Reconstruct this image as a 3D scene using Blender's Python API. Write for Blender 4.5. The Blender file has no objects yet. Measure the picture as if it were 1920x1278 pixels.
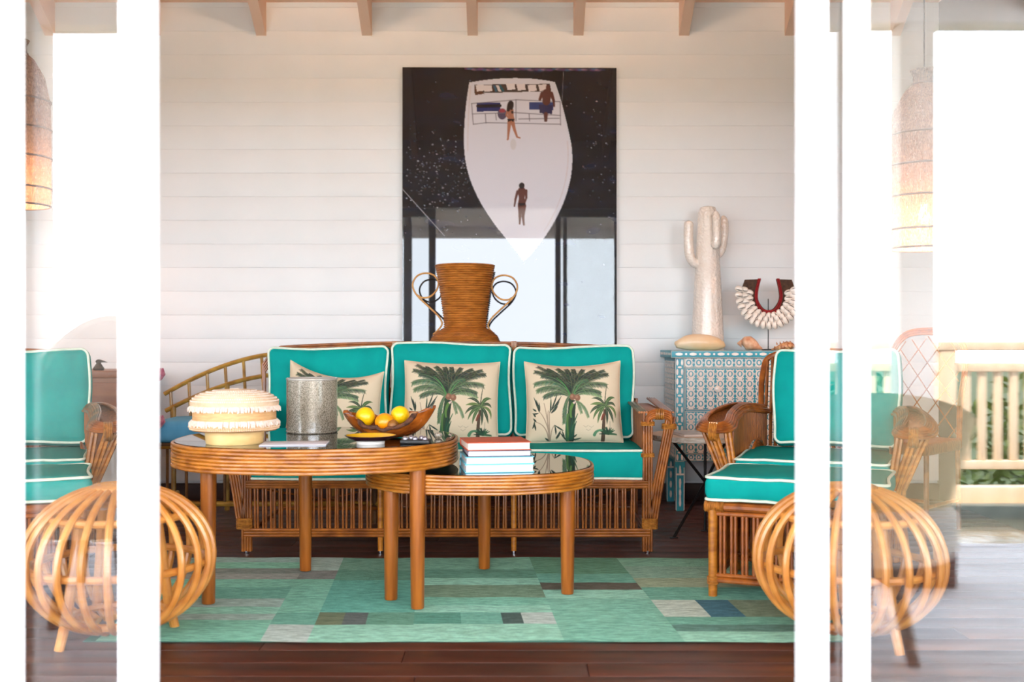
import bpy, math, random
import numpy as np
from mathutils import Vector, Matrix
random.seed(7)
rng = np.random.default_rng(11)
scene = bpy.context.scene
COL = scene.collection
PI = math.pi
R = math.radians

# ------------------------------------------------------------------ camera
CAMZ, F = 0.95, 2000.0                      # eye height (m), focal length in px of the 1920 frame
cam_d = bpy.data.cameras.new('camera'); cam = bpy.data.objects.new('camera', cam_d); COL.objects.link(cam)
cam.location = (0, 0, CAMZ); cam.rotation_euler = (R(90), 0, 0)
cam_d.sensor_width = 36.0; cam_d.lens = 36.0 * F / 1920.0; cam_d.clip_start = 0.02; cam_d.clip_end = 400
cam_d.dof.use_dof = True; cam_d.dof.focus_distance = 4.7; cam_d.dof.aperture_fstop = 2.4
scene.camera = cam

# ------------------------------------------------------------------ sky
SKY = 13.0
world = bpy.data.worlds.new('sky'); scene.world = world; world.use_nodes = True
bg = world.node_tree.nodes['Background']
bg.inputs[0].default_value = (0.90, 0.965, 1.07, 1); bg.inputs[1].default_value = SKY
sd = bpy.data.lights.new('sun', 'SUN'); sd.energy = 27; sd.angle = R(1.5); sd.color = (1.0, .95, .87)
so = bpy.data.objects.new('sun', sd); COL.objects.link(so)
so.rotation_euler = Vector((.62, -.50, -1.35)).to_track_quat('-Z', 'Y').to_euler()   # from over the house roof onto pool, railing and shrubs
pl = bpy.data.lights.new('door_portal', 'AREA'); pl.shape = 'RECTANGLE'; pl.size = 5.8; pl.size_y = 2.4
pl.cycles.is_portal = True
po = bpy.data.objects.new('door_portal', pl); COL.objects.link(po); po.location = (-0.4, 1.88, 1.2); po.rotation_euler = (R(90), 0, 0)
scene.view_settings.view_transform = 'Standard'; scene.view_settings.look = 'None'
scene.view_settings.exposure = 0.0; scene.view_settings.gamma = 1.0
scene.view_settings.use_curve_mapping = False
scene.cycles.max_bounces = 14; scene.cycles.diffuse_bounces = 5; scene.cycles.glossy_bounces = 6
scene.cycles.transparent_max_bounces = 24; scene.cycles.transmission_bounces = 10
scene.cycles.use_denoising = True
scene.cycles.sample_clamp_indirect = 12.0

# ------------------------------------------------------------------ helpers
def W(px, py, d):                            # a photo pixel at a depth d in the room -> metres
    return Vector(((px - 960) / F * d, d, CAMZ - (py - 639) / F * d))

def lin(c):
    return tuple((x / 255 / 12.92 if x / 255 <= 0.04045 else ((x / 255 + 0.055) / 1.055) ** 2.4) for x in c)

MATS = {}
def mat(name, c1, c2=None, rough=0.5, scale=20.0, stretch=(1, 1, 1), bump=0.0, bscale=None, spec=0.5, metal=0.0,
        coat=0.0, var=0.0, objcolor=False, detail=4.0, lo=0.35, hi=0.65, ior=None, sheen=0.0, voronoi=False, transl=0.0):
    if name in MATS: return MATS[name]
    m = bpy.data.materials.new(name); m.use_nodes = True; MATS[name] = m
    nt = m.node_tree; N = nt.nodes; L = nt.links; p = N['Principled BSDF']
    p.inputs['Roughness'].default_value = rough; p.inputs['Specular IOR Level'].default_value = spec
    p.inputs['Metallic'].default_value = metal; p.inputs['Coat Weight'].default_value = coat
    p.inputs['Coat Roughness'].default_value = 0.08
    if ior: p.inputs['IOR'].default_value = ior
    if sheen: p.inputs['Sheen Weight'].default_value = sheen
    c1 = lin(c1); c2 = lin(c2) if c2 else c1
    tc = N.new('ShaderNodeTexCoord'); mp = N.new('ShaderNodeMapping'); mp.inputs['Scale'].default_value = stretch
    L.new(tc.outputs['Object'], mp.inputs[0])
    no = N.new('ShaderNodeTexNoise'); no.inputs['Scale'].default_value = scale; no.inputs['Detail'].default_value = detail
    L.new(mp.outputs[0], no.inputs['Vector'])
    ra = N.new('ShaderNodeMapRange'); ra.inputs[1].default_value = lo; ra.inputs[2].default_value = hi
    L.new(no.outputs['Fac'], ra.inputs[0])
    mx = N.new('ShaderNodeMix'); mx.data_type = 'RGBA'
    mx.inputs[6].default_value = (*c1, 1); mx.inputs[7].default_value = (*c2, 1)
    L.new(ra.outputs[0], mx.inputs[0]); out = mx.outputs[2]
    if objcolor:
        oi = N.new('ShaderNodeObjectInfo'); mu = N.new('ShaderNodeMix'); mu.data_type = 'RGBA'; mu.blend_type = 'MULTIPLY'
        mu.inputs[0].default_value = 1.0; L.new(out, mu.inputs[6]); L.new(oi.outputs['Color'], mu.inputs[7]); out = mu.outputs[2]
    if var:
        oi = N.new('ShaderNodeObjectInfo'); hs = N.new('ShaderNodeHueSaturation'); mr = N.new('ShaderNodeMapRange')
        mr.inputs[3].default_value = 1 - var; mr.inputs[4].default_value = 1 + var
        L.new(oi.outputs['Random'], mr.inputs[0]); L.new(mr.outputs[0], hs.inputs['Value']); L.new(out, hs.inputs['Color']); out = hs.outputs[0]
    L.new(out, p.inputs['Base Color'])
    if bump:
        if voronoi:
            n2 = N.new('ShaderNodeTexVoronoi'); n2.inputs['Scale'].default_value = bscale or scale * 3; o2 = n2.outputs['Distance']
        else:
            n2 = N.new('ShaderNodeTexNoise'); n2.inputs['Scale'].default_value = bscale or scale * 3; n2.inputs['Detail'].default_value = 3; o2 = n2.outputs['Fac']
        L.new(mp.outputs[0], n2.inputs['Vector'])
        b = N.new('ShaderNodeBump'); b.inputs['Strength'].default_value = bump; b.inputs['Distance'].default_value = 0.01
        L.new(o2, b.inputs['Height']); L.new(b.outputs[0], p.inputs['Normal'])
    if transl:
        tr = N.new('ShaderNodeBsdfTranslucent'); L.new(out, tr.inputs[0]); ms = N.new('ShaderNodeMixShader'); ms.inputs[0].default_value = transl
        L.new(p.outputs[0], ms.inputs[1]); L.new(tr.outputs[0], ms.inputs[2]); L.new(ms.outputs[0], N['Material Output'].inputs[0])
    return m

def mat_print(name, attr, rough=0.7, coat=0.0, ior=1.5, spec=0.5, weave=0.0):
    m = bpy.data.materials.new(name); m.use_nodes = True; MATS[name] = m
    N = m.node_tree.nodes; L = m.node_tree.links; p = N['Principled BSDF']
    a = N.new('ShaderNodeAttribute'); a.attribute_name = attr; L.new(a.outputs['Color'], p.inputs['Base Color'])
    p.inputs['Roughness'].default_value = rough; p.inputs['Coat Weight'].default_value = coat; p.inputs['Coat Roughness'].default_value = 0.0
    p.inputs['Coat IOR'].default_value = ior; p.inputs['Specular IOR Level'].default_value = spec
    if weave:
        tc = N.new('ShaderNodeTexCoord'); n2 = N.new('ShaderNodeTexNoise'); n2.inputs['Scale'].default_value = 220
        L.new(tc.outputs['Object'], n2.inputs['Vector'])
        b = N.new('ShaderNodeBump'); b.inputs['Strength'].default_value = weave; b.inputs['Distance'].default_value = 0.002
        L.new(n2.outputs['Fac'], b.inputs['Height']); L.new(b.outputs[0], p.inputs['Normal'])
    return m

def mat_emit(name, color, strength):
    m = bpy.data.materials.new(name); m.use_nodes = True; MATS[name] = m
    p = m.node_tree.nodes['Principled BSDF']; p.inputs['Base Color'].default_value = (*color, 1)
    p.inputs['Emission Color'].default_value = (*color, 1); p.inputs['Emission Strength'].default_value = strength
    return m

def mat_glass():
    m = bpy.data.materials.new('door_glass'); m.use_nodes = True; MATS['glass'] = m
    N = m.node_tree.nodes; L = m.node_tree.links; N.remove(N['Principled BSDF'])
    t = N.new('ShaderNodeBsdfTransparent'); t.inputs[0].default_value = (0.985, 0.995, 0.99, 1)
    g = N.new('ShaderNodeBsdfGlossy'); g.inputs['Roughness'].default_value = 0.0; g.inputs[0].default_value = (1, 1, 1, 1)
    lw = N.new('ShaderNodeLayerWeight'); lw.inputs[0].default_value = 0.5
    pw = N.new('ShaderNodeMath'); pw.operation = 'POWER'; pw.inputs[1].default_value = 5
    ma = N.new('ShaderNodeMath'); ma.operation = 'MULTIPLY_ADD'; ma.inputs[1].default_value = 0.94; ma.inputs[2].default_value = 0.055
    L.new(lw.outputs['Facing'], pw.inputs[0]); L.new(pw.outputs[0], ma.inputs[0])
    x = N.new('ShaderNodeMixShader'); L.new(ma.outputs[0], x.inputs[0]); L.new(t.outputs[0], x.inputs[1]); L.new(g.outputs[0], x.inputs[2])
    L.new(x.outputs[0], N['Material Output'].inputs[0])
    return m

class MB:
    def __init__(s): s.v = []; s.f = []
    def add(s, vs, fs):
        o = len(s.v); s.v += [tuple(p) for p in vs]; s.f += [tuple(i + o for i in f) for f in fs]; return s
    def box(s, a, b, rot=None, org=None):
        x0, y0, z0 = a; x1, y1, z1 = b
        vs = [(x0, y0, z0), (x1, y0, z0), (x1, y1, z0), (x0, y1, z0), (x0, y0, z1), (x1, y0, z1), (x1, y1, z1), (x0, y1, z1)]
        if rot is not None:
            o = Vector(org or (0, 0, 0)); vs = [rot @ (Vector(p) - o) + o for p in vs]
        return s.add(vs, [(3, 2, 1, 0), (4, 5, 6, 7), (0, 1, 5, 4), (1, 2, 6, 5), (2, 3, 7, 6), (3, 0, 4, 7)])
    def bbox(s, a, b, c=0.004):              # box with chamfered edges
        c = min(c, (b[0] - a[0]) * .45, (b[1] - a[1]) * .45, (b[2] - a[2]) * .45)
        return s.rbox([(a[i] + b[i]) / 2 for i in range(3)], [(b[i] - a[i]) / 2 for i in range(3)], c, (1, 1, 1))
    def rbox(s, cen, h, r, n=(4, 4, 4), fn=None, seg=2):
        # rounded box, its faces gridded
        ts = []
        for k in range(3):
            core = h[k] - r
            inner = [-core + 2 * core * i / n[k] for i in range(n[k] + 1)]
            edge = [-(core + r * math.sin(PI / 4 * (1 - j / seg)) / math.sin(PI / 4)) for j in range(seg)]
            ts.append(edge + inner + [-e for e in reversed(edge)])
        ids = {}; vs = []; fs = []
        def vid(i, j, k):
            key = (i, j, k)
            if key in ids: return ids[key]
            p = [ts[0][i], ts[1][j], ts[2][k]]
            q = [max(-(h[m] - r), min(h[m] - r, p[m])) for m in range(3)]
            d = Vector([p[m] - q[m] for m in range(3)])
            if d.length > 1e-9: d = d.normalized() * r
            P = Vector(q) + d
            if fn: P = Vector(fn(P))
            ids[key] = len(vs); vs.append((P.x + cen[0], P.y + cen[1], P.z + cen[2])); return ids[key]
        I, J, K = [len(t) - 1 for t in ts]
        for i in range(I):
            for j in range(J):
                fs.append((vid(i, j, 0), vid(i, j + 1, 0), vid(i + 1, j + 1, 0), vid(i + 1, j, 0)))
                fs.append((vid(i, j, K), vid(i + 1, j, K), vid(i + 1, j + 1, K), vid(i, j + 1, K)))
        for i in range(I):
            for k in range(K):
                fs.append((vid(i, 0, k), vid(i + 1, 0, k), vid(i + 1, 0, k + 1), vid(i, 0, k + 1)))
                fs.append((vid(i, J, k), vid(i, J, k + 1), vid(i + 1, J, k + 1), vid(i + 1, J, k)))
        for j in range(J):
            for k in range(K):
                fs.append((vid(0, j, k), vid(0, j, k + 1), vid(0, j + 1, k + 1), vid(0, j + 1, k)))
                fs.append((vid(I, j, k), vid(I, j + 1, k), vid(I, j + 1, k + 1), vid(I, j, k + 1)))
        return s.add(vs, fs)
    def tube(s, pts, r, seg=6, closed=False, caps=True):
        pts = [Vector(p) for p in pts]; n = len(pts)
        rs = r if isinstance(r, (list, tuple)) else [r] * n
        T = []
        for i in range(n):
            a = pts[(i - 1) % n] if (closed or i > 0) else pts[i]; b = pts[(i + 1) % n] if (closed or i < n - 1) else pts[i]
            t = b - a; T.append(t.normalized() if t.length > 1e-9 else Vector((0, 0, 1)))
        ref = Vector((0, 0, 1)) if abs(T[0].z) < 0.9 else Vector((1, 0, 0))
        u = (ref - T[0] * ref.dot(T[0])).normalized(); vs = []
        for i in range(n):
            u = (u - T[i] * u.dot(T[i]))
            u = u.normalized() if u.length > 1e-6 else T[i].orthogonal().normalized()
            w = T[i].cross(u)
            for k in range(seg):
                a = 2 * PI * k / seg; vs.append(pts[i] + (u * math.cos(a) + w * math.sin(a)) * rs[i])
        fs = []
        for i in range(n if closed else n - 1):
            j = (i + 1) % n
            for k in range(seg):
                l = (k + 1) % seg; fs.append((i * seg + k, i * seg + l, j * seg + l, j * seg + k))
        if caps and not closed:
            fs.append(tuple(reversed(range(seg)))); fs.append(tuple((n - 1) * seg + k for k in range(seg)))
        return s.add(vs, fs)
    def cyl(s, a, b, r0, r1=None, seg=10): return s.tube([a, b], [r0, r1 if r1 is not None else r0], seg)
    def lathe(s, prof, seg=32, cen=(0, 0, 0), a0=0.0, a1=2 * PI, fr=None):
        full = abs(a1 - a0 - 2 * PI) < 1e-6; m = seg if full else seg + 1; vs = []
        for (r, z) in prof:
            for k in range(m):
                a = a0 + (a1 - a0) * k / seg; rr = r * (fr(a, z) if fr else 1); vs.append((cen[0] + rr * math.cos(a), cen[1] + rr * math.sin(a), cen[2] + z))
        fs = []
        for i in range(len(prof) - 1):
            for k in range(seg):
                l = (k + 1) % m; fs.append((i * m + k, i * m + l, (i + 1) * m + l, (i + 1) * m + k))
        return s.add(vs, fs)
    def ball(s, cen, r, seg=16, rings=10, rot=None):
        if not isinstance(r, (tuple, list)): r = (r, r, r)
        vs = []; fs = []
        for i in range(rings + 1):
            t = -PI / 2 + PI * i / rings
            for k in range(seg):
                a = 2 * PI * k / seg; p = Vector((r[0] * math.cos(t) * math.cos(a), r[1] * math.cos(t) * math.sin(a), r[2] * math.sin(t)))
                if rot is not None: p = rot @ p
                vs.append((p.x + cen[0], p.y + cen[1], p.z + cen[2]))
        for i in range(rings):
            for k in range(seg):
                l = (k + 1) % seg; fs.append((i * seg + k, i * seg + l, (i + 1) * seg + l, (i + 1) * seg + k))
        return s.add(vs, fs)
    def mesh(s, name, smooth=35):
        me = bpy.data.meshes.new(name); me.from_pydata(s.v, [], s.f); me.update()
        if smooth:
            me.shade_smooth(); me.set_sharp_from_angle(angle=R(smooth))
        return me
    def build(s, name, m, parent=None, loc=None, rz=0, smooth=35):
        me = s.mesh(name, smooth); me.materials.append(m if not isinstance(m, str) else MATS[m])
        return link(name, me, parent, loc, rz)

def link(name, me, parent=None, loc=None, rz=0):
    o = bpy.data.objects.new(name, me); COL.objects.link(o)
    if parent: o.parent = parent
    if loc is not None: o.location = loc
    o.rotation_euler = (0, 0, rz); return o
def tag(o, label, cat, group=None, kind=None):
    o['label'] = label; o['category'] = cat
    if group: o['group'] = group
    if kind: o['kind'] = kind
    return o
def struct(o): o['kind'] = 'structure'; return o
def thing(name, label, cat, loc=(0, 0, 0), rz=0, group=None):
    o = bpy.data.objects.new(name, None); COL.objects.link(o); o.empty_display_size = 0.1
    o.location = loc; o.rotation_euler = (0, 0, rz); return tag(o, label, cat, group)
def copy_tree(o, parent=None, mirror=False):
    c = o.copy(); COL.objects.link(c); c.parent = parent
    for ch in o.children: copy_tree(ch, c)
    return c
def smooth_path(pts, n=8, closed=False):     # Catmull-Rom
    pts = [Vector(p) for p in pts]; out = []; m = len(pts)
    for i in range(m if closed else m - 1):
        p0 = pts[(i - 1) % m] if (closed or i > 0) else pts[0]; p1 = pts[i]; p2 = pts[(i + 1) % m]
        p3 = pts[(i + 2) % m] if (closed or i < m - 2) else pts[-1]
        for k in range(n):
            t = k / n
            out.append(0.5 * ((2 * p1) + (p2 - p0) * t + (2 * p0 - 5 * p1 + 4 * p2 - p3) * t * t + (3 * p1 - p0 - 3 * p2 + p3) * t ** 3))
    if not closed: out.append(pts[-1])
    return out

# ------------------------------------------------------------------ materials
mat_glass()
mat('white_wall', (234, 237, 238), (238, 240, 241), rough=0.45, scale=3, bump=0.02, bscale=30)
mat('white_frame', (246, 246, 246), (250, 250, 250), rough=0.35, scale=4)
mat('ceiling_paint', (240, 202, 174), (242, 206, 180), rough=0.6, scale=4)
mat('dark_panel', (58, 38, 28), (40, 26, 20), rough=0.5, scale=6, stretch=(1, 1, .1))
mat('floor_wood', (94, 48, 34), (60, 28, 20), rough=0.38, scale=7, stretch=(.25, 3, 3), var=0.18, bump=0.05, bscale=30)
mat('baseboard', (66, 40, 30), (48, 28, 22), rough=0.4, scale=6, stretch=(.2, 2, 2))
mat('deck_wood', (206, 208, 214), (172, 174, 182), rough=0.6, scale=8, stretch=(.15, 4, 4), var=0.1, bump=0.1, bscale=40)
mat('rattan_dark', (168, 96, 34), (116, 60, 20), rough=0.32, scale=14, coat=0.25, var=0.14)
mat('rattan_wrap', (190, 122, 50), (142, 82, 28), rough=0.35, scale=60, coat=0.3)
mat('rattan_orange', (194, 120, 36), (148, 82, 18), rough=0.33, scale=16, stretch=(1, 1, 3), coat=0.2, var=0.07)
mat('rattan_red', (178, 98, 34), (120, 58, 18), rough=0.3, scale=20, coat=0.3, var=0.1)
mat('reed_panel', (172, 98, 36), (120, 62, 20), rough=0.5, scale=30, stretch=(4, 4, .6))
mat('rattan_light', (216, 150, 72), (188, 116, 46), rough=0.35, scale=12, coat=0.3, var=0.06)
mat('rattan_vase', (204, 130, 54), (168, 100, 36), rough=0.4, scale=18, stretch=(1, 1, 3), coat=0.2)
mat('cane_pale', (214, 162, 98), (196, 140, 78), rough=0.4, scale=20)
mat('bamboo', (196, 152, 62), (150, 104, 36), rough=0.35, scale=14, coat=0.3, var=0.1)
mat('bamboo_dark', (126, 84, 42), (92, 58, 28), rough=0.4, scale=14, var=0.1)
mat('leg_wood', (164, 92, 26), (130, 66, 14), rough=0.35, scale=9, stretch=(5, 5, .4), coat=0.2, var=0.06)
mat('teal', (0, 154, 145), (0, 144, 137), rough=0.8, scale=9, bump=0.12, bscale=14, spec=0.15)
mat('piping', (226, 232, 214), (212, 220, 200), rough=0.7, scale=40)
mat('black_glass', (8, 8, 9), rough=0.015, spec=0.7, ior=1.6)
mat('black_metal', (16, 15, 15), rough=0.45)
mat('steel', (200, 200, 205), rough=0.18, metal=1.0)
mat('straw', (232, 202, 170), (222, 188, 150), rough=0.75, scale=40)
mat('raffia', (248, 234, 222), (238, 214, 194), rough=0.85, scale=90, bump=0.3, bscale=160)
mat('straw_band', (226, 178, 122), (210, 158, 104), rough=0.6, scale=30, stretch=(1, 1, 6))
mat('straw_base', (238, 204, 142), (226, 186, 120), rough=0.45, scale=10, stretch=(1, 1, 3))
mat('mica', (176, 164, 146), (112, 102, 84), rough=0.2, scale=260, detail=8, lo=.42, hi=.6, coat=1.0, bump=0.05)
mat('vase_rim', (176, 168, 158), rough=0.15, coat=1.0)
mat('burl', (196, 106, 34), (112, 48, 14), rough=0.25, scale=9, stretch=(1, 2.4, 2.4), coat=0.8, detail=6)
mat('burl_bark', (58, 30, 18), (110, 62, 34), rough=0.7, scale=60, bump=0.7, bscale=120)
mat('lemon', (250, 204, 20), (244, 190, 8), rough=0.35, scale=20, bump=0.12, bscale=160, coat=0.2)
mat('orange_fruit', (250, 158, 14), (244, 142, 6), rough=0.35, scale=20, bump=0.12, bscale=160, coat=0.2)
mat('brown_fruit', (150, 96, 34), (118, 70, 24), rough=0.5, scale=40)
mat('pale_fruit', (236, 196, 150), (226, 176, 128), rough=0.5, scale=20)
mat('plate_dark', (54, 26, 34), (44, 20, 28), rough=0.2, coat=0.6)
mat('plate_yellow', (250, 196, 8), rough=0.25, coat=0.4)
mat('plate_foot', (235, 228, 220), rough=0.3)
mat('paper', (236, 234, 242), (228, 226, 238), rough=0.5, scale=6)
mat('book_red', (208, 92, 56), (196, 82, 48), rough=0.5, scale=8)
mat('book_pages', (248, 240, 232), (236, 226, 216), rough=0.8, scale=6, stretch=(.3, .3, 60))
mat('book_lavender', (216, 214, 236), rough=0.4)
mat('book_navy', (34, 36, 60), rough=0.4)
mat('book_white', (244, 246, 250), rough=0.4)
mat('book_cyan', (120, 206, 226), rough=0.4)
mat('chest_teal', (50, 160, 176), (40, 146, 166), rough=0.4, scale=12)
mat('pearl', (246, 240, 230), (236, 216, 202), rough=0.22, scale=34, coat=0.4, lo=.45, hi=.75, spec=0.6)
mat('bone_line', (206, 202, 192), (190, 186, 176), rough=0.5, scale=30)
mat('cactus', (246, 234, 222), (240, 226, 212), rough=0.16, scale=14, bump=0.55, bscale=75, voronoi=True, coat=0.6)
mat('shell_cream', (238, 212, 176), (234, 196, 146), rough=0.35, scale=9, coat=0.2)
mat('shell_pink', (236, 196, 162), (206, 142, 106), rough=0.4, scale=30)
mat('shell_tiger', (228, 176, 124), (140, 70, 34), rough=0.4, scale=70)
mat('cowrie', (246, 238, 228), (232, 220, 206), rough=0.25, scale=20, coat=0.4)
mat('collar_brown', (84, 56, 38), (60, 38, 26), rough=0.8, scale=60, bump=0.4)
mat('bead_red', (166, 36, 40), (140, 26, 32), rough=0.4, scale=60)
mat('cushion_blue', (96, 170, 208), (84, 158, 198), rough=0.8, scale=14)
mat('table_worn', (234, 226, 212), (190, 176, 156), rough=0.65, scale=24, stretch=(.6, 3, 3))
mat('sideboard_wood', (156, 96, 60), (124, 70, 42), rough=0.4, scale=7, stretch=(.3, 3, 3))
mat('dark_carving', (52, 40, 34), (36, 28, 24), rough=0.5, scale=20)
mat('protea', (214, 150, 160), (180, 84, 112), rough=0.7, scale=50)
mat('stem', (96, 112, 66), rough=0.6)
mat('ceramic_white', (238, 236, 232), rough=0.25)
mat('rail_wood', (232, 206, 176), (222, 190, 156), rough=0.6, scale=8, stretch=(2, 2, .4), var=0.04)
mat('porch_white', (232, 222, 214), (226, 214, 204), rough=0.6, scale=5)
mat('outdoor_fabric', (216, 194, 150), (196, 172, 128), rough=0.8, scale=60, bump=0.2)
mat('outdoor_cream', (206, 200, 190), (192, 184, 172), rough=0.8, scale=60, bump=0.2)
mat('grey_leg', (128, 108, 96), (106, 88, 78), rough=0.6, scale=10, stretch=(5, 5, .5))
mat('brown_block', (72, 38, 28), (60, 30, 22), rough=0.5, scale=8, stretch=(3, 3, .5))
mat('leaf', (92, 112, 36), (54, 76, 24), rough=0.5, scale=5, var=0.2, transl=0.3)
mat('branch', (96, 76, 56), (70, 54, 40), rough=0.8)
mat('ground', (60, 74, 34), (44, 58, 26), rough=0.9, scale=1.2)
mat('pool_tile', (120, 128, 118), (92, 100, 92), rough=0.4, scale=12)
mat('water', (128, 124, 104), rough=0.12, bump=0.35, bscale=9, scale=9, spec=0.6)
mat('rug', (255, 255, 255), (186, 196, 190), rough=0.95, scale=60, stretch=(.4, 1.6, 1), bump=0.6, bscale=200, objcolor=True, detail=8, lo=.3, hi=.7)
mat('rug_base', (70, 120, 104), rough=0.95)
mat('lamp_weave', (196, 172, 152), (170, 146, 128), rough=0.8, scale=40, stretch=(1, 1, 3), transl=0.45)
mat('lamp_ring', (120, 98, 82), rough=0.7)
mat('bulb_cap', (90, 80, 60), rough=0.4, metal=0.8)
mat_emit('bulb', (1.0, 0.55, 0.20), 60)
mat('lavender_bead', (200, 196, 206), (150, 140, 150), rough=0.15, metal=0.7)
# ================================================================== the room
XL, XR, YB, YF = -3.6, 2.56, 6.40, 2.0       # side walls, back wall face, glass front
WALLZ = 2.98
BH = 0.1418                                  # shiplap course
wb = struct(MB().box((XL - .1, YB + .018, 0), (XR + .1, YB + .12, WALLZ + .35)).build('wall_back', 'white_wall', smooth=0))
me = MB().bbox((XL, 0, .0002), (XR, .02, BH - .0002), .0016).mesh('board', 30); me.materials.append(MATS['white_wall'])
z = 2.524 - BH * 17
while z < WALLZ:
    link('board', me, wb, (0, YB - .001, z)); z += BH
struct(MB().bbox((XL, YB - .018, 0), (XR, YB + .01, .098), .006).build('baseboard_back', 'baseboard'))
struct(MB().box((XL - .1, YF, 0), (XL, YB + .1, WALLZ + .35)).build('wall_left', 'white_wall', smooth=0))
struct(MB().box((XR, YF, 0), (XR + .1, YB + .1, WALLZ + .35)).build('wall_right', 'dark_panel', smooth=0))
# floor planks
fl = struct(MB().box((XL, YF, -.06), (XR, YB + .02, -.02)).build('floor', 'baseboard', smooth=0))
pw = 0.128
pm = []
for ln in (1.3, 1.75, 2.2):
    me = MB().bbox((0, .0012, -.022), (ln - .002, pw - .0012, 0), .0015).mesh('plank', 30); me.materials.append(MATS['floor_wood']); pm.append((ln, me))
y = YF; row = 0
while y < YB:
    x = XL - random.uniform(0, 1.2)
    while x < XR:
        ln, me = random.choice(pm)
        if x > XL - ln + .15: link('plank', me, fl, (x, y, 0))
        x += ln
    y += pw; row += 1
# ceiling: a gable along X, white boards over painted rafters
RID = (YB + YF) / 2; SL = 0.67; ZW = 2.78
ce = MB()
for a, b in (((YB + .1, ZW + .2 - .067), (RID, ZW + .2 + SL * (YB - RID))), ((RID, ZW + .2 + SL * (YB - RID)), (YF - .1, ZW + .2 - .067))):
    ce.add([(XL - .1, a[0], a[1]), (XR + .1, a[0], a[1]), (XR + .1, b[0], b[1]), (XL - .1, b[0], b[1]),
            (XL - .1, a[0], a[1] + .08), (XR + .1, a[0], a[1] + .08), (XR + .1, b[0], b[1] + .08), (XL - .1, b[0], b[1] + .08)],
           [(0, 1, 2, 3), (7, 6, 5, 4), (0, 4, 5, 1), (2, 6, 7, 3), (1, 5, 6, 2), (0, 3, 7, 4)])
ceil = struct(ce.build('ceiling', 'ceiling_paint', smooth=0))
rm = MB()
for s in (-1, 1):
    y0 = (YB if s > 0 else YF) - RID
    zt = SL * (YB - RID)
    vs = []
    for x in (-.03, .03):
        vs += [(x, y0, ZW), (x, 0, ZW + zt), (x, 0, ZW + zt + .2), (x, y0, ZW + .2)]
    rm.add(vs, [(0, 1, 2, 3), (7, 6, 5, 4), (0, 4, 5, 1), (1, 5, 6, 2), (2, 6, 7, 3), (3, 7, 4, 0)])
me = rm.mesh('rafter', 30); me.materials.append(MATS['ceiling_paint'])
for k in range(-3, 7):
    link('rafter', me, ceil, (-1.504 + .634 * k, RID, 0))
# gable ends and the wall over the doors
for nm, x0, x1 in (('wall_gable_west', XL - .1, XL), ('wall_gable_east', XR, XR + .1)):
    zr = ZW + .2 + SL * (YB - RID)
    struct(MB().add([(x0, YB, WALLZ), (x0, YF, WALLZ), (x0, RID, zr), (x1, YB, WALLZ), (x1, YF, WALLZ), (x1, RID, zr)],
                    [(0, 1, 2), (5, 4, 3), (0, 3, 4, 1), (1, 4, 5, 2), (2, 5, 3, 0)]).build(nm, 'ceiling_paint', smooth=0))
DH = 2.36                                     # door head
struct(MB().box((XL - .1, YF - .06, DH), (XR + .1, YF + .08, WALLZ + .1)).build('wall_front', 'porch_white', smooth=0))
struct(MB().bbox((XL, YF - .08, -.03), (XR, YF + .1, .012), .004).build('trim_1', 'white_frame'))

# sliding glass doors: stiles, rails and a pane each
def panel(n, x0, x1, y, sl=.08, sr=.08, t=.014, g=0.0):
    d = struct(MB().bbox((x0, y - t, .012), (x1, y + t, .11), .004).build('door_%d' % n, 'white_frame'))
    for a, b in ((x0, x0 + sl), (x1 - sr, x1)):
        MB().bbox((a, y - t, .11), (b, y + t, DH - .08), .005).build('stile', 'white_frame', d)
    MB().bbox((x0, y - t, DH - .08), (x1, y + t, DH), .004).build('top_rail', 'white_frame', d)
    MB().box((x0 + sl, y + g - .003, .11), (x1 - sr, y + g + .003, DH - .08)).build('pane', 'glass', d, smooth=0)
panel(1, -1.64, -.6646, 2.0, sr=.070)
panel(2, -2.15, -.9038, 1.968, sr=.084)
panel(3, -3.58, -2.10, 2.0)
panel(4, .5337, 1.19, 2.0, sl=.057, sr=.06, g=-.009)
panel(5, .6144, 1.26, 1.968, sl=.042, sr=.06, g=.009)
panel(6, 1.20, 2.54, 2.0)

# ================================================================== the veranda behind the photographer
YR = -2.3                                     # line of posts and railing
dk = struct(MB().box((-7, YF - .08, -.08), (7, -1.0, -.04)).build('deck', 'deck_wood', smooth=0))
me = MB().bbox((-7, .002, -.035), (7, .118, 0), .003).mesh('deck_board', 30); me.materials.append(MATS['deck_wood'])
k = 0
y = YF - .08 - .12
while y > -1.05:
    link('deck_board', me, dk, (0, y, 0)); y -= .12
rim = thing('plunge_pool', 'long narrow pool with rippled water between deck and railing', 'pool', (0, -1.55, 0))
MB().bbox((-7, .50, -.4), (7, .56, .0), .01).build('pool_edge', 'deck_wood', rim)
MB().bbox((-7, -.62, -.4), (7, -.50, .02), .01).build('pool_edge', 'pool_tile', rim)
MB().box((-7, -.55, -.5), (7, .55, -.42)).build('pool_floor', 'pool_tile', rim, smooth=0)
MB().box((-7, -.5, -.42), (7, .5, -.05)).build('water', 'water', rim, smooth=0)
struct(MB().bbox((-7, YR - .12, -.4), (7, -2.18, .0), .004).build('trim_2', 'rail_wood'))
struct(MB().box((-60, -90, -1.35), (60, 2.5, -1.3)).build('ground', 'ground', smooth=0))
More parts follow.
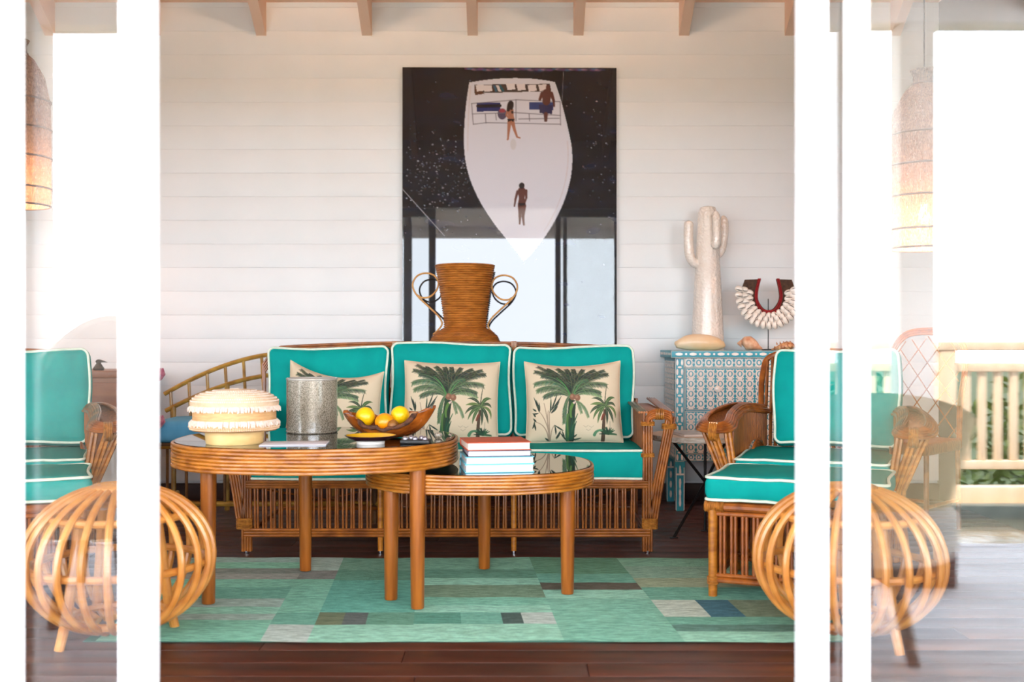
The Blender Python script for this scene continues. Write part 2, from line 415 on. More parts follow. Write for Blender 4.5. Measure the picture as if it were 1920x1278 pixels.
# railing
rl = thing('deck_railing', 'pale wooden veranda railing with square balusters under a double top rail', 'railing', (0, YR, 0))
for nm, z0, z1, t in (('top_rail', .895, .945, .05), ('middle_rail', .77, .82, .03), ('bottom_rail', .20, .25, .03), ('skirt_board', .0, .10, .05)):
    MB().bbox((-6, -t, z0), (6, t, z1), .006).build(nm, 'rail_wood', rl)
me = MB().bbox((-.02, -.018, .25), (.02, .018, .77), .003).mesh('baluster', 30); me.materials.append(MATS['rail_wood'])
xs = -3.9
while xs < 3.9:
    link('baluster', me, rl, (xs, 0, 0)); xs += .0925
for x in (-5.4, -3.15, -.5, 2.545, 5.2):
    MB().bbox((x - .05, -.045, 0), (x + .05, .045, .895), .005).build('railing_post', 'rail_wood', rl)
# posts, beam and porch ceiling
YP = -1.03
pr = struct(MB().box((-7, YP - .1, 2.56), (7, YF - .06, 2.62)).build('porch_roof', 'porch_white', smooth=0))
MB().bbox((-7, YP - .08, 2.42), (7, YP + .08, 2.60), .006).build('porch_beam', 'porch_white', pr)
me = MB().bbox((-.03, YP + .08, 2.46), (.03, YF - .06, 2.56), .004).mesh('porch_joist', 30); me.materials.append(MATS['porch_white'])
for k in range(-8, 9): link('porch_joist', me, pr, (k * .8, 0, 0))
for x in (-6.3, -2.27, 1.875, 5.9):
    MB().bbox((x - .08, YP - .07, -.04), (x + .08, YP + .07, 2.42), .008).build('porch_post', 'porch_white', pr)

# leaves over the railing
def bush(x, y, z, rx, ry, rz_, n, label, seed):
    r = random.Random(seed); t = thing('shrub', label, 'shrub', (x, y, -1.3), 0, 'shrubs beyond the railing')
    m = MB(); b = MB()
    for k in range(9):
        a = r.uniform(0, 2 * PI); b.cyl((0, 0, 0), (rx * .6 * math.cos(a), ry * .6 * math.sin(a), (z + 1.3) * r.uniform(.7, 1.0)), .025, .008, 5)
    for k in range(n):
        while True:
            p = Vector((r.uniform(-1, 1), r.uniform(-1, 1), r.uniform(-1, 1)))
            if p.length < 1: break
        c = Vector((p.x * rx, p.y * ry, z + 1.3 + p.z * rz_)); s = r.uniform(.04, .09)
        d = Vector((r.uniform(-1, 1), r.uniform(-1, 1), r.uniform(-.6, .8))).normalized(); w = d.orthogonal().normalized() * s * .35
        m.add([c - d * s, c + w, c + d * s, c - w], [(0, 1, 2, 3)])
    b.build('branches', 'branch', t); o = m.build('foliage', 'leaf', t, smooth=0); o['kind'] = 'stuff'
for i, (x, y, z, rx, ry, rz_, lab) in enumerate((
        (-4.6, -4.2, .2, .9, .7, .8, 'low shrub beyond the railing near the porch corner post'),
        (-2.6, -4.6, .0, 1.1, .8, .85, 'wide olive shrub beyond the railing'),
        (.4, -5.0, .0, 1.3, .8, .85, 'broad shrub beyond the middle of the railing'),
        (2.6, -4.0, -.02, .75, .6, .8, 'yellow-green shrub just beyond the porch post'),
        (4.2, -4.4, -.08, .80, .7, .8, 'dense green shrub beyond the balusters'),
        (6.0, -4.9, .05, .9, .8, .8, 'tall leafy shrub beyond the end of the railing'))):
    bush(x, y, z, rx, ry, rz_, 1500, lab, 50 + i)

# two tub chairs and a block table on the deck
def tub_chair(loc, rz, zb, za, fabric, label, shellr=.36):
    t = thing('outdoor_armchair', label, 'armchair', loc, rz, 'tub chairs on the deck')
    m = MB(); nA, nZ = 84, 10; A = R(128)
    vs = []; fs = []
    for side in (0, 1):
        for i in range(nA + 1):
            ph = -A + 2 * A * i / nA
            w = (math.cos(ph * PI / A) + 1) / 2
            top = za + (zb - za) * w ** 1.4
            for k in range(nZ + 1):
                v = k / nZ; zz = .30 + (top - .30) * v
                rr = shellr * (.72 + .28 * v + .10 * v * v * w) - side * .05 + .004 * math.cos(i * PI / 2) * (1 - side)
                vs.append((rr * math.sin(ph), rr * math.cos(ph) * 1.0, zz - side * .02 * v))
    st = (nA + 1) * (nZ + 1)
    for i in range(nA):
        for k in range(nZ):
            a = i * (nZ + 1) + k; b = a + nZ + 1
            fs += [(a, b, b + 1, a + 1), (st + a, st + a + 1, st + b + 1, st + b)]
        a = i * (nZ + 1) + nZ; b = a + nZ + 1; fs.append((a, b, st + b, st + a))
        a = i * (nZ + 1); b = a + nZ + 1; fs.append((a, st + a, st + b, b))
    for i in (0, nA):
        for k in range(nZ):
            a = i * (nZ + 1) + k; fs.append((a, a + 1, st + a + 1, st + a) if i == 0 else (a, st + a, st + a + 1, a + 1))
    m.add(vs, fs); m.build('shell', fabric, t, smooth=50)
    MB().lathe([(0, .27), (shellr * .84, .27), (shellr * .9, .30), (shellr * .9, .40), (shellr * .8, .44), (0, .45)], 36).build('seat_cushion', 'outdoor_cream', t)
    for sx in (-1, 1):
        for sy in (-1, 1):
            MB().cyl((sx * .08, sy * .20, .29), (sx * .115, sy * .36, 0), .026, .018, 10).build('leg', 'grey_leg', t)
    return t
tub_chair((-1.50, .10, 0), R(165), 1.05, .60, 'outdoor_cream', 'cream tub chair with a tall round back on the deck', .31)
tub_chair((1.11, .48, 0), R(8), .80, .66, 'outdoor_fabric', 'khaki tub chair with a low ribbed back on the deck', .36)
bt = thing('block_table', 'low brown wooden block table on the deck beside the khaki tub chair', 'side table', (1.58, -.26, 0))
MB().bbox((-.13, -.13, 0), (.13, .13, .165), .006).build('body', 'brown_block', bt)
MB().bbox((-.135, -.135, .165), (.135, .135, .187), .005).build('top', 'deck_wood', bt)
# ================================================================== rug
rug = thing('patchwork_rug', 'green patchwork rug of overdyed panels under the coffee tables', 'rug', (0, 0, 0))
MB().bbox((-1.355, 3.365, .0005), (1.055, 4.655, .0025), .0008).build('backing', 'rug_base', rug)
def patch(x0, x1, y0, y1, c, jit=True):
    nx = max(2, int((x1 - x0) / .05)); ny = max(2, int((y1 - y0) / .05)); vs = []; fs = []
    for j in range(ny + 1):
        for i in range(nx + 1):
            x = x0 + (x1 - x0) * i / nx; y = y0 + (y1 - y0) * j / ny
            xx = x - .09 * (y - 3.36) / 1.3 + .045          # seams lean a little
            wv = .008 * math.sin(5.3 * xx + 1) + .005 * math.sin(13 * xx)
            yy = y + wv * (max(0, 1 - (y - 3.36) / .25) + max(0, 1 - (4.66 - y) / .25))
            e = (i in (0, nx)) or (j in (0, ny))
            zz = .006 + .0010 * math.sin(23 * x + 3 * y) * math.sin(17 * y) - (.002 if e else 0)
            vs.append((xx, yy, zz))
    for j in range(ny):
        for i in range(nx):
            a = j * (nx + 1) + i; fs.append((a, a + 1, a + nx + 2, a + nx + 1))
    o = MB().add(vs, fs).build('patch', 'rug', rug, smooth=60); g_ = sum(lin(c)) / 3; o.color = (*[min(.9, 1.6 * (q * .78 + g_ * .22) + .02) for q in lin(c)], 1); return o
G1, G2, G3, G4 = (112, 190, 160), (94, 172, 146), (134, 200, 172), (84, 150, 122)
GB, GP, DK, OL = (156, 182, 168), (176, 190, 180), (60, 88, 80), (106, 116, 78)
rows = {  # columns of (x0, x1, [(y0, y1, colour), ...])
 0: (-1.36, -.84, [(3.36, 3.62, G1), (3.62, 3.70, GB), (3.70, 3.80, G3), (3.80, 3.92, GB), (3.92, 4.10, G2), (4.10, 4.24, G1), (4.24, 4.34, (150, 150, 140)), (4.34, 4.44, (120, 130, 118)), (4.44, 4.56, G1), (4.56, 4.66, (140, 180, 170))]),
 1: (-.84, -.69, [(3.36, 3.56, GP), (3.56, 3.72, G2), (3.72, 4.24, G1), (4.24, 4.40, (128, 128, 120)), (4.40, 4.66, GB)]),
 2: (-.69, -.36, [(3.36, 3.56, G3), (3.72, 4.22, (78, 172, 150)), (4.22, 4.40, G4), (4.40, 4.66, (100, 160, 132))]),
 3: (-.36, .12, [(3.36, 3.57, G3), (3.72, 3.82, G3), (3.82, 3.94, G1), (3.94, 4.14, (114, 146, 112)), (4.14, 4.26, G3), (4.26, 4.42, G4), (4.42, 4.66, (108, 176, 146))]),
 4: (.12, .50, [(3.36, 3.92, (110, 186, 158)), (3.92, 4.06, G3), (4.06, 4.18, (94, 84, 66)), (4.18, 4.34, G2), (4.34, 4.66, (84, 148, 112))]),
 5: (.50, 1.06, [(3.36, 3.48, G3), (3.48, 3.56, (76, 128, 112)), (3.90, 4.10, G2), (4.10, 4.26, (150, 166, 128)), (4.26, 4.48, (126, 172, 146)), (4.48, 4.66, (116, 178, 146))]),
}
for k, (x0, x1, ps) in rows.items():
    for y0, y1, c in ps: patch(x0, x1, y0, y1, c)
for a in ((-.69, -.60, 3.56, 3.72, OL), (-.60, -.52, 3.56, 3.72, (88, 96, 92)), (-.52, -.36, 3.56, 3.72, G4), (-.36, -.20, 3.57, 3.72, (64, 146, 122)),
          (-.20, -.06, 3.57, 3.72, G2), (-.06, .01, 3.57, 3.72, DK), (.01, .12, 3.57, 3.72, GP),
          (.50, .66, 3.66, 3.90, (182, 196, 180)), (.66, .78, 3.66, 3.90, (28, 104, 124)), (.78, 1.06, 3.66, 3.90, (112, 134, 102)),
          (.50, 1.06, 3.56, 3.66, G2)):
    patch(*a)

# ================================================================== rattan sofa
SX, SY = -.29, 4.76
sofa = thing('rattan_sofa', 'long dark rattan three-seat sofa with slatted base and open slanted arms', 'sofa', (SX, SY, 0))
def bundle(m, pts, n, r, side, seg=6):       # n canes side by side along a path
    side = Vector(side).normalized()
    for k in range(n):
        o = side * ((k - (n - 1) / 2) * r * 1.95); m.tube([Vector(p) + o for p in pts], r, seg)
    return m
HW = .895
for s in (-1, 1):
    m = MB(); bundle(m, [(s * HW, 0, .012), (s * HW, 0, .60)], 4, .006, (1, 0, 0)); bundle(m, [(s * HW, .012, .012), (s * HW, .012, .60)], 4, .006, (1, 0, 0))
    p = m.build('arm_post', 'rattan_dark', sofa)
    MB().cyl((s * HW, .006, .0), (s * HW, .006, .014), .011, .013, 10).build('glide', 'steel', p)
    m = MB(); bundle(m, [(s * 1.0, 0, .61), (s * .945, 0, .33), (s * .915, 0, .13)], 4, .006, (1, 0, .12)); bundle(m, [(s * 1.0, .012, .61), (s * .915, .012, .13)], 4, .006, (1, 0, .12))
    m.build('arm_strut', 'rattan_dark', sofa)
    hp = smooth_path([(s * HW, .004, .590), (s * (HW + .006), .002, .612), (s * (HW + .028), 0, .624), (s * .965, 0, .624), (s * .992, .002, .614), (s * 1.0, .004, .592)], 5)
    m = MB()
    for q in range(5):
        g = PI * (q - 2) / 5.2; m.tube([(p[0], p[1] - .016 * math.cos(g), p[2] + .017 * math.sin(g)) for p in hp], .0062, 6)
    p = m.tube(hp, .0135, 8).build('arm_front', 'rattan_red', sofa)
    m = MB()
    for q in (-2, -1, 0, 1, 2): m.tube([(s * .947 + q * .0075, .023 * math.cos(2 * PI * i / 12), .624 + .023 * math.sin(2 * PI * i / 12)) for i in range(12)], .004, 5, closed=True)
    m.build('binding', 'rattan_wrap', p)
    for z0, z1, xx, w in ((.115, .165, .905, .033), (.575, .595, HW, .029), (.435, .455, HW, .028), (.56, .585, .992, .03)):
        m = MB()
        for q in range(int((z1 - z0) / .006)):
            zz = z0 + q * .006; ring = [(s * xx + w * c, .006 + .018 * d, zz) for c, d in ((-1, -.6), (-.8, -1), (.8, -1), (1, -.6), (1, .6), (.8, 1), (-.8, 1), (-1, .6))]
            m.tube(ring, .0035, 5, closed=True)
        m.build('binding', 'rattan_wrap', sofa)
    m = MB()
    for k in range(4):
        for xo in (HW - .02, .992):
            x = s * (xo + (k - 1.5) * .011); m.tube(smooth_path([(x, .0, .632), (x, .3, .645), (x, .64, .66)], 5), .0058, 6)
    m.build('arm_top', 'rattan_dark', sofa)
    MB().bbox((min(s * .9, s * .98), .01, .625), (max(s * .9, s * .98), .63, .636), .002).build('arm_panel', 'reed_panel', sofa)
    m = MB()
    for k in range(48): m.cyl((s * (HW - .012), .02 + k * .0128, .33), (s * (HW - .012), .02 + k * .0128, .63), .0062, seg=5)
    m.build('arm_side', 'reed_panel', sofa)
    m = MB(); bundle(m, [(s * .92, .66, .0), (s * .92, .66, .66)], 3, .008, (0, 1, 0)); m.build('rear_leg', 'rattan_dark', sofa)
    m = MB(); bundle(m, [(s * HW, .0, .31), (s * HW, .66, .31)], 2, .009, (0, 0, 1)); bundle(m, [(s * HW, 0, .09), (s * HW, .66, .09)], 2, .008, (0, 0, 1)); m.build('side_rail', 'rattan_dark', sofa)
for k, z in enumerate((.322, .310, .299)):
    MB().cyl((-HW, -.006 + .001 * k, z), (HW, -.006 + .001 * k, z), .0065, seg=8).build('front_rail', 'rattan_dark', sofa)
for z in (.109, .096, .083):
    MB().cyl((-HW - .01, -.006, z), (HW + .01, -.006, z), .0065, seg=8).build('lower_rail', 'rattan_dark', sofa)
me = MB().tube([(0, 0, .104), (0, 0, .118), (0, 0, .29), (0, 0, .30)], [.003, .0052, .0052, .004], 6).mesh('spindle'); me.materials.append(MATS['rattan_dark'])
x = -HW + .045
while x < HW - .035:
    if min(abs(x + .3), abs(x - .3)) > .022:
        for dx in (-.0062, .0062):
            o = link('spindle', me, sofa, (x + dx, .006, 0)); o.rotation_euler = (0, random.uniform(-.012, .012), 0)
    x += .0357
for s in (-1, 1):
    p = MB().cyl((s * .298, .006, .014), (s * .298, .006, .30), .012, .013, 10).build('middle_leg', 'rattan_orange', sofa)
    MB().cyl((s * .298, .006, 0), (s * .298, .006, .015), .009, .011, 10).build('glide', 'steel', p)
m = MB()
for a in (-.6, 0, .6):
    m.cyl((a - .28, .05, .29), (a + .28, .6, .1), .005, seg=5); m.cyl((a + .28, .05, .29), (a - .28, .6, .1), .005, seg=5)
m.build('brace', 'rattan_dark', sofa)
MB().cyl((-.9, .66, .1), (.9, .66, .1), .01, seg=8).build('rear_rail', 'rattan_dark', sofa)
MB().bbox((-.885, .0, .318), (.885, .66, .331), .003).build('seat_deck', 'reed_panel', sofa)
# back frame: four stacked canes bending over at the corners
def arc(off):
    pts = []
    for i in range(41):
        x = -.939 + 1.878 * i / 40; u = abs(x) / .939
        z = .944 - .030 * u ** 2.2 - .085 * max(0, (u - .90) / .10) ** 2.2
        pts.append((x * (1 - off * .35) - .042, .66 + .02 * u * u, z - off))
    return pts
for k in range(4):
    MB().tube([(-.965, .66, .55)] + arc(k * .0115) + [(.885, .66, .55)], .0062, 6).build('top_rail', 'rattan_dark', sofa)
for xx in (-.305, .30):
    m = MB()
    for q in range(5): m.bbox((xx - .013 + q * .0053, .65, .895), (xx - .0083 + q * .0053, .668, .950), .001)
    m.build('binding', 'rattan_wrap', sofa)
m = MB()
for k in range(66): m.cyl((-.93 + k * .027, .668, .32), (-.93 + k * .027, .668, .90), .006, seg=5)
m.build('back_canes', 'rattan_dark', sofa)

# cushions
def box_cushion(name, label, loc, dims, rot=(0, 0, 0), puff=.018, group=None, seed=0, mt='teal', thin=1):
    """dims (w, d, h); thin = axis that puffs (1: stands upright, 2: lies flat)"""
    w, d, h = [q / 2 for q in dims]; H = (w, d, h); r = .024; rr = random.Random(seed)
    ph = [rr.uniform(0, 6) for _ in range(6)]
    a, b = [q for q in range(3) if q != thin]
    def fn(P):
        u = P[a] / H[a]; v = P[b] / H[b]; k = max(0, 1 - u * u) ** .6 * max(0, 1 - v * v) ** .6
        Q = Vector(P); sgn = 1 if P[thin] > 0 else -1
        wr = (.005 * math.sin(7 * u + ph[0] + 2 * v) * (1 - k) + .003 * math.sin(19 * u + ph[1]) * abs(v) ** 3) * (1 if thin == 1 else .3)
        Q[thin] += sgn * abs(P[thin]) / H[thin] * (puff * k + wr)
        Q[a] += .006 * math.sin(3 * v + ph[2]) * u * abs(u); Q[b] += .007 * math.sin(2.6 * u + ph[3]) * v * abs(v)
        bt_ = 1 - min(1, abs(P[thin]) / H[thin]) ** 2
        for ax_, t_ in ((a, u), (b, v)):
            e_ = min(1, max(0, (abs(t_) - .88) / .12)); Q[ax_] += math.copysign(.014 * bt_ * e_ * e_ * (1 if thin == 1 else .35), t_)
        return Q
    m = MB(); n = [0, 0, 0]; n[a] = 22; n[b] = 16; n[thin] = 5
    m.rbox((0, 0, 0), H, r, n, fn)
    root = m.build(name, mt, None, smooth=60)
    if label: tag(root, label, 'cushion', group)
    root.location = loc; root.rotation_euler = rot
    for sgn in (-1, 1):                       # piping round both faces
        pts = []; ra = .028
        for (cx, cy, t0) in ((1, 1, 0), (-1, 1, 90), (-1, -1, 180), (1, -1, 270)):
            for q in range(7):
                t = R(t0 + q * 15); P = [0, 0, 0]
                P[a] = cx * (H[a] - ra) + ra * math.cos(t); P[b] = cy * (H[b] - ra) + ra * math.sin(t); P[thin] = sgn * (H[thin] - .004); pts.append(Vector(P))
            nx_ = ((-1, 1), (-1, -1), (1, -1), (1, 1))[[(1, 1), (-1, 1), (-1, -1), (1, -1)].index((cx, cy))]
            p0 = pts[-1]; P = [0, 0, 0]; t = R(t0 + 90)
            P[a] = nx_[0] * (H[a] - ra) + ra * math.cos(t); P[b] = nx_[1] * (H[b] - ra) + ra * math.sin(t); P[thin] = p0[thin]
            for q in range(1, 12): pts.append(p0.lerp(Vector(P), q / 12))
        MB().tube([fn(p) for p in pts], .0058, 6, closed=True).build('piping', 'piping', root)
    return root
box_cushion('seat_cushion', 'long teal sofa seat cushion with cream piping', (SX, SY + .312, .398), (1.775, .625, .133), puff=.006, thin=2, seed=3)
for i, (px, top, lab) in enumerate(((613, .912, 'teal sofa back cushion with cream piping behind the mica cylinder'),
                                    (845, .932, 'teal sofa back cushion with cream piping in front of the rattan vase'),
                                    (1076, .916, 'teal sofa back cushion with cream piping next to the sofa arm by the chest'))):
    xx = (px - 960) / F * 5.2; hh = top - .485
    box_cushion('back_cushion', lab, (xx, SY + .505, .463 + hh / 2 + .018), (.574, .125, hh), rot=(R(-9), 0, 0), puff=.03, seed=20 + i)

# ================================================================== coffee tables
def supell(cx, cy, a, b, n, e=2.4, rot=0):
    out = []
    for k in range(n):
        t = 2 * PI * k / n; c, s = math.cos(t), math.sin(t)
        x = a * math.copysign(abs(c) ** (2 / e), c); y = b * math.copysign(abs(s) ** (2 / e), s)
        out.append((cx + x * math.cos(rot) - y * math.sin(rot), cy + x * math.sin(rot) + y * math.cos(rot)))
    return out
def coffee_table(label, cx, cy, a, b, h, apron, nring, legs, rot):
    t = thing('coffee_table', label, 'coffee table', (cx, cy, 0), 0, 'nested oval rattan coffee tables')
    N = 96; rr = apron / nring / 2
    P = supell(0, 0, a - .012, b - .012, N, 2.35, rot)
    m = MB(); vs = [(x, y, h - apron) for x, y in P] + [(x, y, h - .008) for x, y in P] 
    m.add(vs, [(i, (i + 1) % N, N + (i + 1) % N, N + i) for i in range(N)] + [tuple(range(N - 1, -1, -1)), tuple(N + i for i in range(N))])
    m.build('top_frame', 'leg_wood', t)
    for k in range(nring):
        z = h - rr - 2 * rr * k; jit = .0012 * math.sin(k * 2.3)
        pts = [(x, y, z + .0007 * math.sin(9 * i / N * 2 * PI + k)) for i, (x, y) in enumerate(supell(0, 0, a - .009 + jit, b - .009 + jit, N, 2.35, rot))]
        MB().tube(pts, rr * 1.04, 7, closed=True).build('cane_ring', 'rattan_orange', t)
    P = supell(0, 0, a - .017, b - .017, N, 2.35, rot)
    vs = [(x, y, h - .007) for x, y in P] + [(x, y, h + .001) for x, y in P]
    MB().add(vs, [(i, (i + 1) % N, N + (i + 1) % N, N + i) for i in range(N)] + [tuple(N + i for i in range(N)), tuple(range(N - 1, -1, -1))]).build('glass_top', 'black_glass', t)
    for lx, ly in legs:
        MB().tube([(lx - cx, ly - cy, .009), (lx - cx, ly - cy, .013), (lx - cx, ly - cy, h - apron + .002)], [.022, .0235, .029], 20).build('leg', 'leg_wood', t)
    return t
coffee_table('larger taller oval rattan coffee table with dark glass top holding the fruit bowl', -.735, 4.05, .532, .47, .585, .088, 7, ((-1.09, 3.83), (-.848, 4.38), (-.333, 3.76)), 0)
coffee_table('smaller lower oval rattan coffee table with dark glass top holding the books', -.123, 4.14, .442, .41, .478, .070, 6, ((-.441, 3.89), (-.115, 4.42), (.207, 3.98)), 0)

# ================================================================== globe stools
def globe_stool(label, loc, rz):
    t = thing('rattan_globe_stool', label, 'stool', loc, rz, 'round rattan globe stools')
    RR, zc, H = .288, .262, .225
    def prof(th):
        c = abs(math.cos(th)) ** .92; return RR * c, zc + H * math.sin(th)
    pts = [prof(R(-72 + 158 * i / 26)) for i in range(27)]
    me = MB().tube([(r, 0, z) for r, z in pts], .0115, 8).mesh('rib'); me.materials.append(MATS['rattan_light'])
    for k in range(24): link('rib', me, t, None, 2 * PI * (k + .5) / 24)
    for z, ro in ((.245, -.022), (.075, -.018), (.40, -.02)):
        th = math.asin((z - zc) / H); r = prof(th)[0] + ro
        MB().tube([(r * math.cos(2 * PI * i / 48), r * math.sin(2 * PI * i / 48), z) for i in range(48)], .0125, 8, closed=True).build('hoop', 'rattan_light', t)
    m = MB()
    for r in (.02, .04, .06, .08): m.tube([(r * math.cos(2 * PI * i / 32), r * math.sin(2 * PI * i / 32), .488 - r * .05) for i in range(32)], .011, 6, closed=True)
    m.build('top_coil', 'rattan_light', t)
    for k in range(4):
        a = R(38 + 90 * k); c, s = math.cos(a), math.sin(a)
        MB().tube([(.125 * c, .125 * s, .40), (.165 * c, .165 * s, .10), (.19 * c, .19 * s, .0)], [.015, .017, .015], 10).build('leg', 'rattan_light', t)
    return t
gs1 = globe_stool('openwork round rattan globe stool at the rug end beside the taller coffee table', (-1.252, 3.40, 0), R(6))
gs2 = copy_tree(gs1); gs2.location = (1.068, 3.385, 0); gs2.rotation_euler = (0, 0, R(-4))
gs2['label'] = 'openwork round rattan globe stool at the rug end with the dark blue patch'

# ================================================================== armchair with ottoman (one per rug end)
def ottoman(label, cl):
    t = thing('ottoman', label, 'ottoman'); w, d = .62, .46
    for x in (.014, w - .014):
        for y in (.014, d - .014):
            p = MB().cyl((x, y, 0), (x, y, .33), .0165, .0175, 12).build('leg', 'rattan_orange', t)
            m = MB()
            for q in range(5): m.tube([(x + .0195 * math.cos(2 * PI * i / 12), y + .0195 * math.sin(2 * PI * i / 12), .052 + q * .006) for i in range(12)], .0035, 4, closed=True)
            m.build('binding', 'rattan_wrap', p)
    me = MB().tube([(0, 0, .085), (0, 0, .318)], .0062, 6).mesh('spindle'); me.materials.append(MATS['rattan_red'])
    for (a, b) in (((0, .014), (w, .014)), ((0, d - .014), (w, d - .014)), ((.014, 0), (.014, d)), ((w - .014, 0), (w - .014, d))):
        a = Vector((*a, 0)); b = Vector((*b, 0)); L = (b - a).length; dr = (b - a) / L
        for z, r in ((.338, .0165), (.312, .009), (.085, .008), (.066, .011)):
            MB().cyl(a + Vector((0, 0, z)), b + Vector((0, 0, z)), r, seg=10).build('rail', 'rattan_red', t)
        s = .05
        while s < L - .03:
            for e in (-.0072, .0072): link('spindle', me, t, a + dr * (s + e))
            s += .0405
    for x in (.02, w - .02):
        m = MB()
        for q in range(9): m.tube([(x + (q - 4) * .008, .014 + .0195 * math.cos(2 * PI * i / 10), .338 + .0195 * math.sin(2 * PI * i / 10)) for i in range(10)], .0042, 4, closed=True)
        m.build('binding', 'rattan_wrap', t)
    MB().bbox((.02, .02, .33), (w - .02, d - .02, .352), .003).build('seat_deck', 'reed_panel', t)
    c = box_cushion('ottoman_cushion', cl, (w / 2, d / 2 - .004, .405), (w + .012, d + .004, .088), puff=.012, thin=2, seed=5)
    return t, c
def armchair(label):
    t = thing('rattan_armchair', label, 'armchair'); w = .62; y0, y1 = .49, 1.08
    for x in (.014, w - .014):
        for y in (y0 + .014, y1 - .014): MB().cyl((x, y, 0), (x, y, .33), .0165, seg=12).build('leg', 'rattan_orange', t)
    me = MB().tube([(0, 0, .085), (0, 0, .318)], .0062, 6).mesh('spindle'); me.materials.append(MATS['rattan_red'])
    for (a, b) in (((0, y0 + .014), (w, y0 + .014)), ((.014, y0), (.014, y1)), ((w - .014, y0), (w - .014, y1)), ((0, y1), (w, y1))):
        a = Vector((*a, 0)); b = Vector((*b, 0)); L = (b - a).length; dr = (b - a) / L
        for z, r in ((.335, .0165), (.085, .01)): MB().cyl(a + Vector((0, 0, z)), b + Vector((0, 0, z)), r, seg=10).build('rail', 'rattan_red', t)
        s = .05
        while s < L - .03:
            for e in (-.0072, .0072): link('spindle', me, t, a + dr * (s + e))
            s += .0405
    MB().bbox((.0, y0 + .02, .33), (w, y1 - .02, .355), .003).build('seat_deck', 'reed_panel', t)
    for s in (0, 1):
        X = (lambda x: x) if s == 0 else (lambda x: w - x)
        # arm: loop of canes, front rounded, rear tucked in behind the back cushion
        base = [(-.035, .545, .600), (-.045, .70, .630), (-.03, .88, .655), (.03, 1.08, .640),
                (-.01, 1.13, .640), (-.075, .92, .655), (-.125, .70, .635), (-.128, .545, .602), (-.080, .500, .592)]
        for k in range(6):
            off = .0105 * k; cen = Vector((-.05, .80, .62)); pts = []
            P = smooth_path(base, 7, closed=True); n = len(P)
            for i in range(n):
                tg = (P[(i + 1) % n] - P[i - 1]).normalized(); nr = Vector((-tg.y, tg.x, 0)).normalized()
                if nr.dot(P[i] - Vector((-.055, P[i].y * .6 + .82 * .4, P[i].z))) < 0: nr = -nr
                q = P[i] + nr * (off - .01) * .75 + Vector((0, 0, .012 - .0012 * k * k)); pts.append((X(q.x), q.y, q.z))
            MB().tube(pts, .0068, 6, closed=True).build('arm_cane', 'rattan_red', t)
        P = [(X(q[0]), q[1], q[2] - .006) for q in smooth_path(base, 5, closed=True)]
        c = (X(-.05), .82, .628); n = len(P)
        m = MB(); m.add(P + [c] + [(p[0], p[1], p[2] - .012) for p in P], [(i, (i + 1) % n, n) for i in range(n)] + [(i, n + 1 + i, n + 1 + (i + 1) % n, (i + 1) % n) for i in range(n)] + [tuple(range(n + 1, 2 * n + 1))])
        m.build('arm_panel', 'reed_panel', t)
        m = MB()
        for q in range(5): m.tube([(X(-.080 + (q - 2) * .007), .497 + .034 * math.cos(2 * PI * i / 10), .574 + .038 * math.sin(2 * PI * i / 10)) for i in range(10)], .0042, 4, closed=True)
        m.build('binding', 'rattan_wrap', t)
        for (xt, yt, xb, yb) in ((-.128, .53, -.035, .53), (-.085, .50, -.012, .515), (-.03, .53, .005, .52)):
            m = MB()
            for e in (-.0085, .0085): m.tube([(X(xt + e), yt, .585), (X(xb + e), yb, .36), (X(xb + e + .008), yb, .08)], .0082, 6)
            m.build('arm_strut', 'rattan_orange', t)
        m = MB(); sp = smooth_path([(-.012, .56, 0), (-.018, .74, 0), (.0, .90, 0), (.045, 1.08, 0)], 14)
        for i, q in enumerate(sp):
            z0 = .36; arch = 1 - ((q.y - .97) / .125) ** 2
            if arch > 0: z0 = .40 + .105 * math.sqrt(arch)
            zt = .60 + .05 * min(1, max(0, (q.y - .55) / .3))
            m.bbox((X(q.x) - .006, q.y - .0072, z0), (X(q.x) + .006, q.y + .0072, zt), .002)
        m.build('arm_side', 'reed_panel', t)
        for k in range(4):
            pts = []
            for i in range(13):
                th = PI * i / 12; pts.append((X(.018 - .004 * k + .02 * (1 - math.cos(th)) / 2), .97 - (.125 - .012 * k) * math.cos(th), .40 + (.105 - .013 * k) * math.sin(th)))
            MB().tube(pts, .0066, 6).build('arm_arch', 'rattan_red', t)
    for x in (.02, w - .02):
        MB().tube(smooth_path([(x, 1.06, .33), (x, 1.10, .60), (x, 1.16, .80), (x + (.05 if x < .3 else -.05), 1.185, .885), (w / 2, 1.19, .905)], 6), .014, 8).build('back_post', 'rattan_red', t)
    m = MB()
    for k in range(24):
        x = .04 + k * .0235; m.tube([(x, 1.075, .34), (x, 1.11, .60), (x, 1.175, .87)], .008, 5)
    m.build('back_canes', 'reed_panel', t)
    sc = box_cushion('armchair_cushion', None, (w / 2, .775, .415), (w - .01, .58, .105), puff=.008, thin=2, seed=8)
    bc = box_cushion('back_cushion', None, (w / 2 + .055, 1.01, .695), (.52, .115, .41), rot=(R(-10), 0, 0), puff=.035, seed=9)
    return t, sc, bc
def place(objs, M, labels):
    for o, lab in zip(objs, labels):
        if lab: o['label'] = lab; o['category'] = o.get('category') or 'cushion'
        o.matrix_basis = M @ o.matrix_basis
A22 = R(-22)
Mr = Matrix.Translation((.727, 3.95, 0)) @ Matrix.Rotation(A22, 4, 'Z')
o1, oc1 = ottoman('rattan ottoman with slatted sides in front of the armchair by the inlaid chest', 'teal ottoman cushion with cream piping by the armchair near the inlaid chest')
a1, sc1, bc1 = armchair('dark rattan armchair with curved arms beside the inlaid chest')
grp = [o1, oc1, a1, sc1, bc1]
cp = [copy_tree(o) for o in grp]
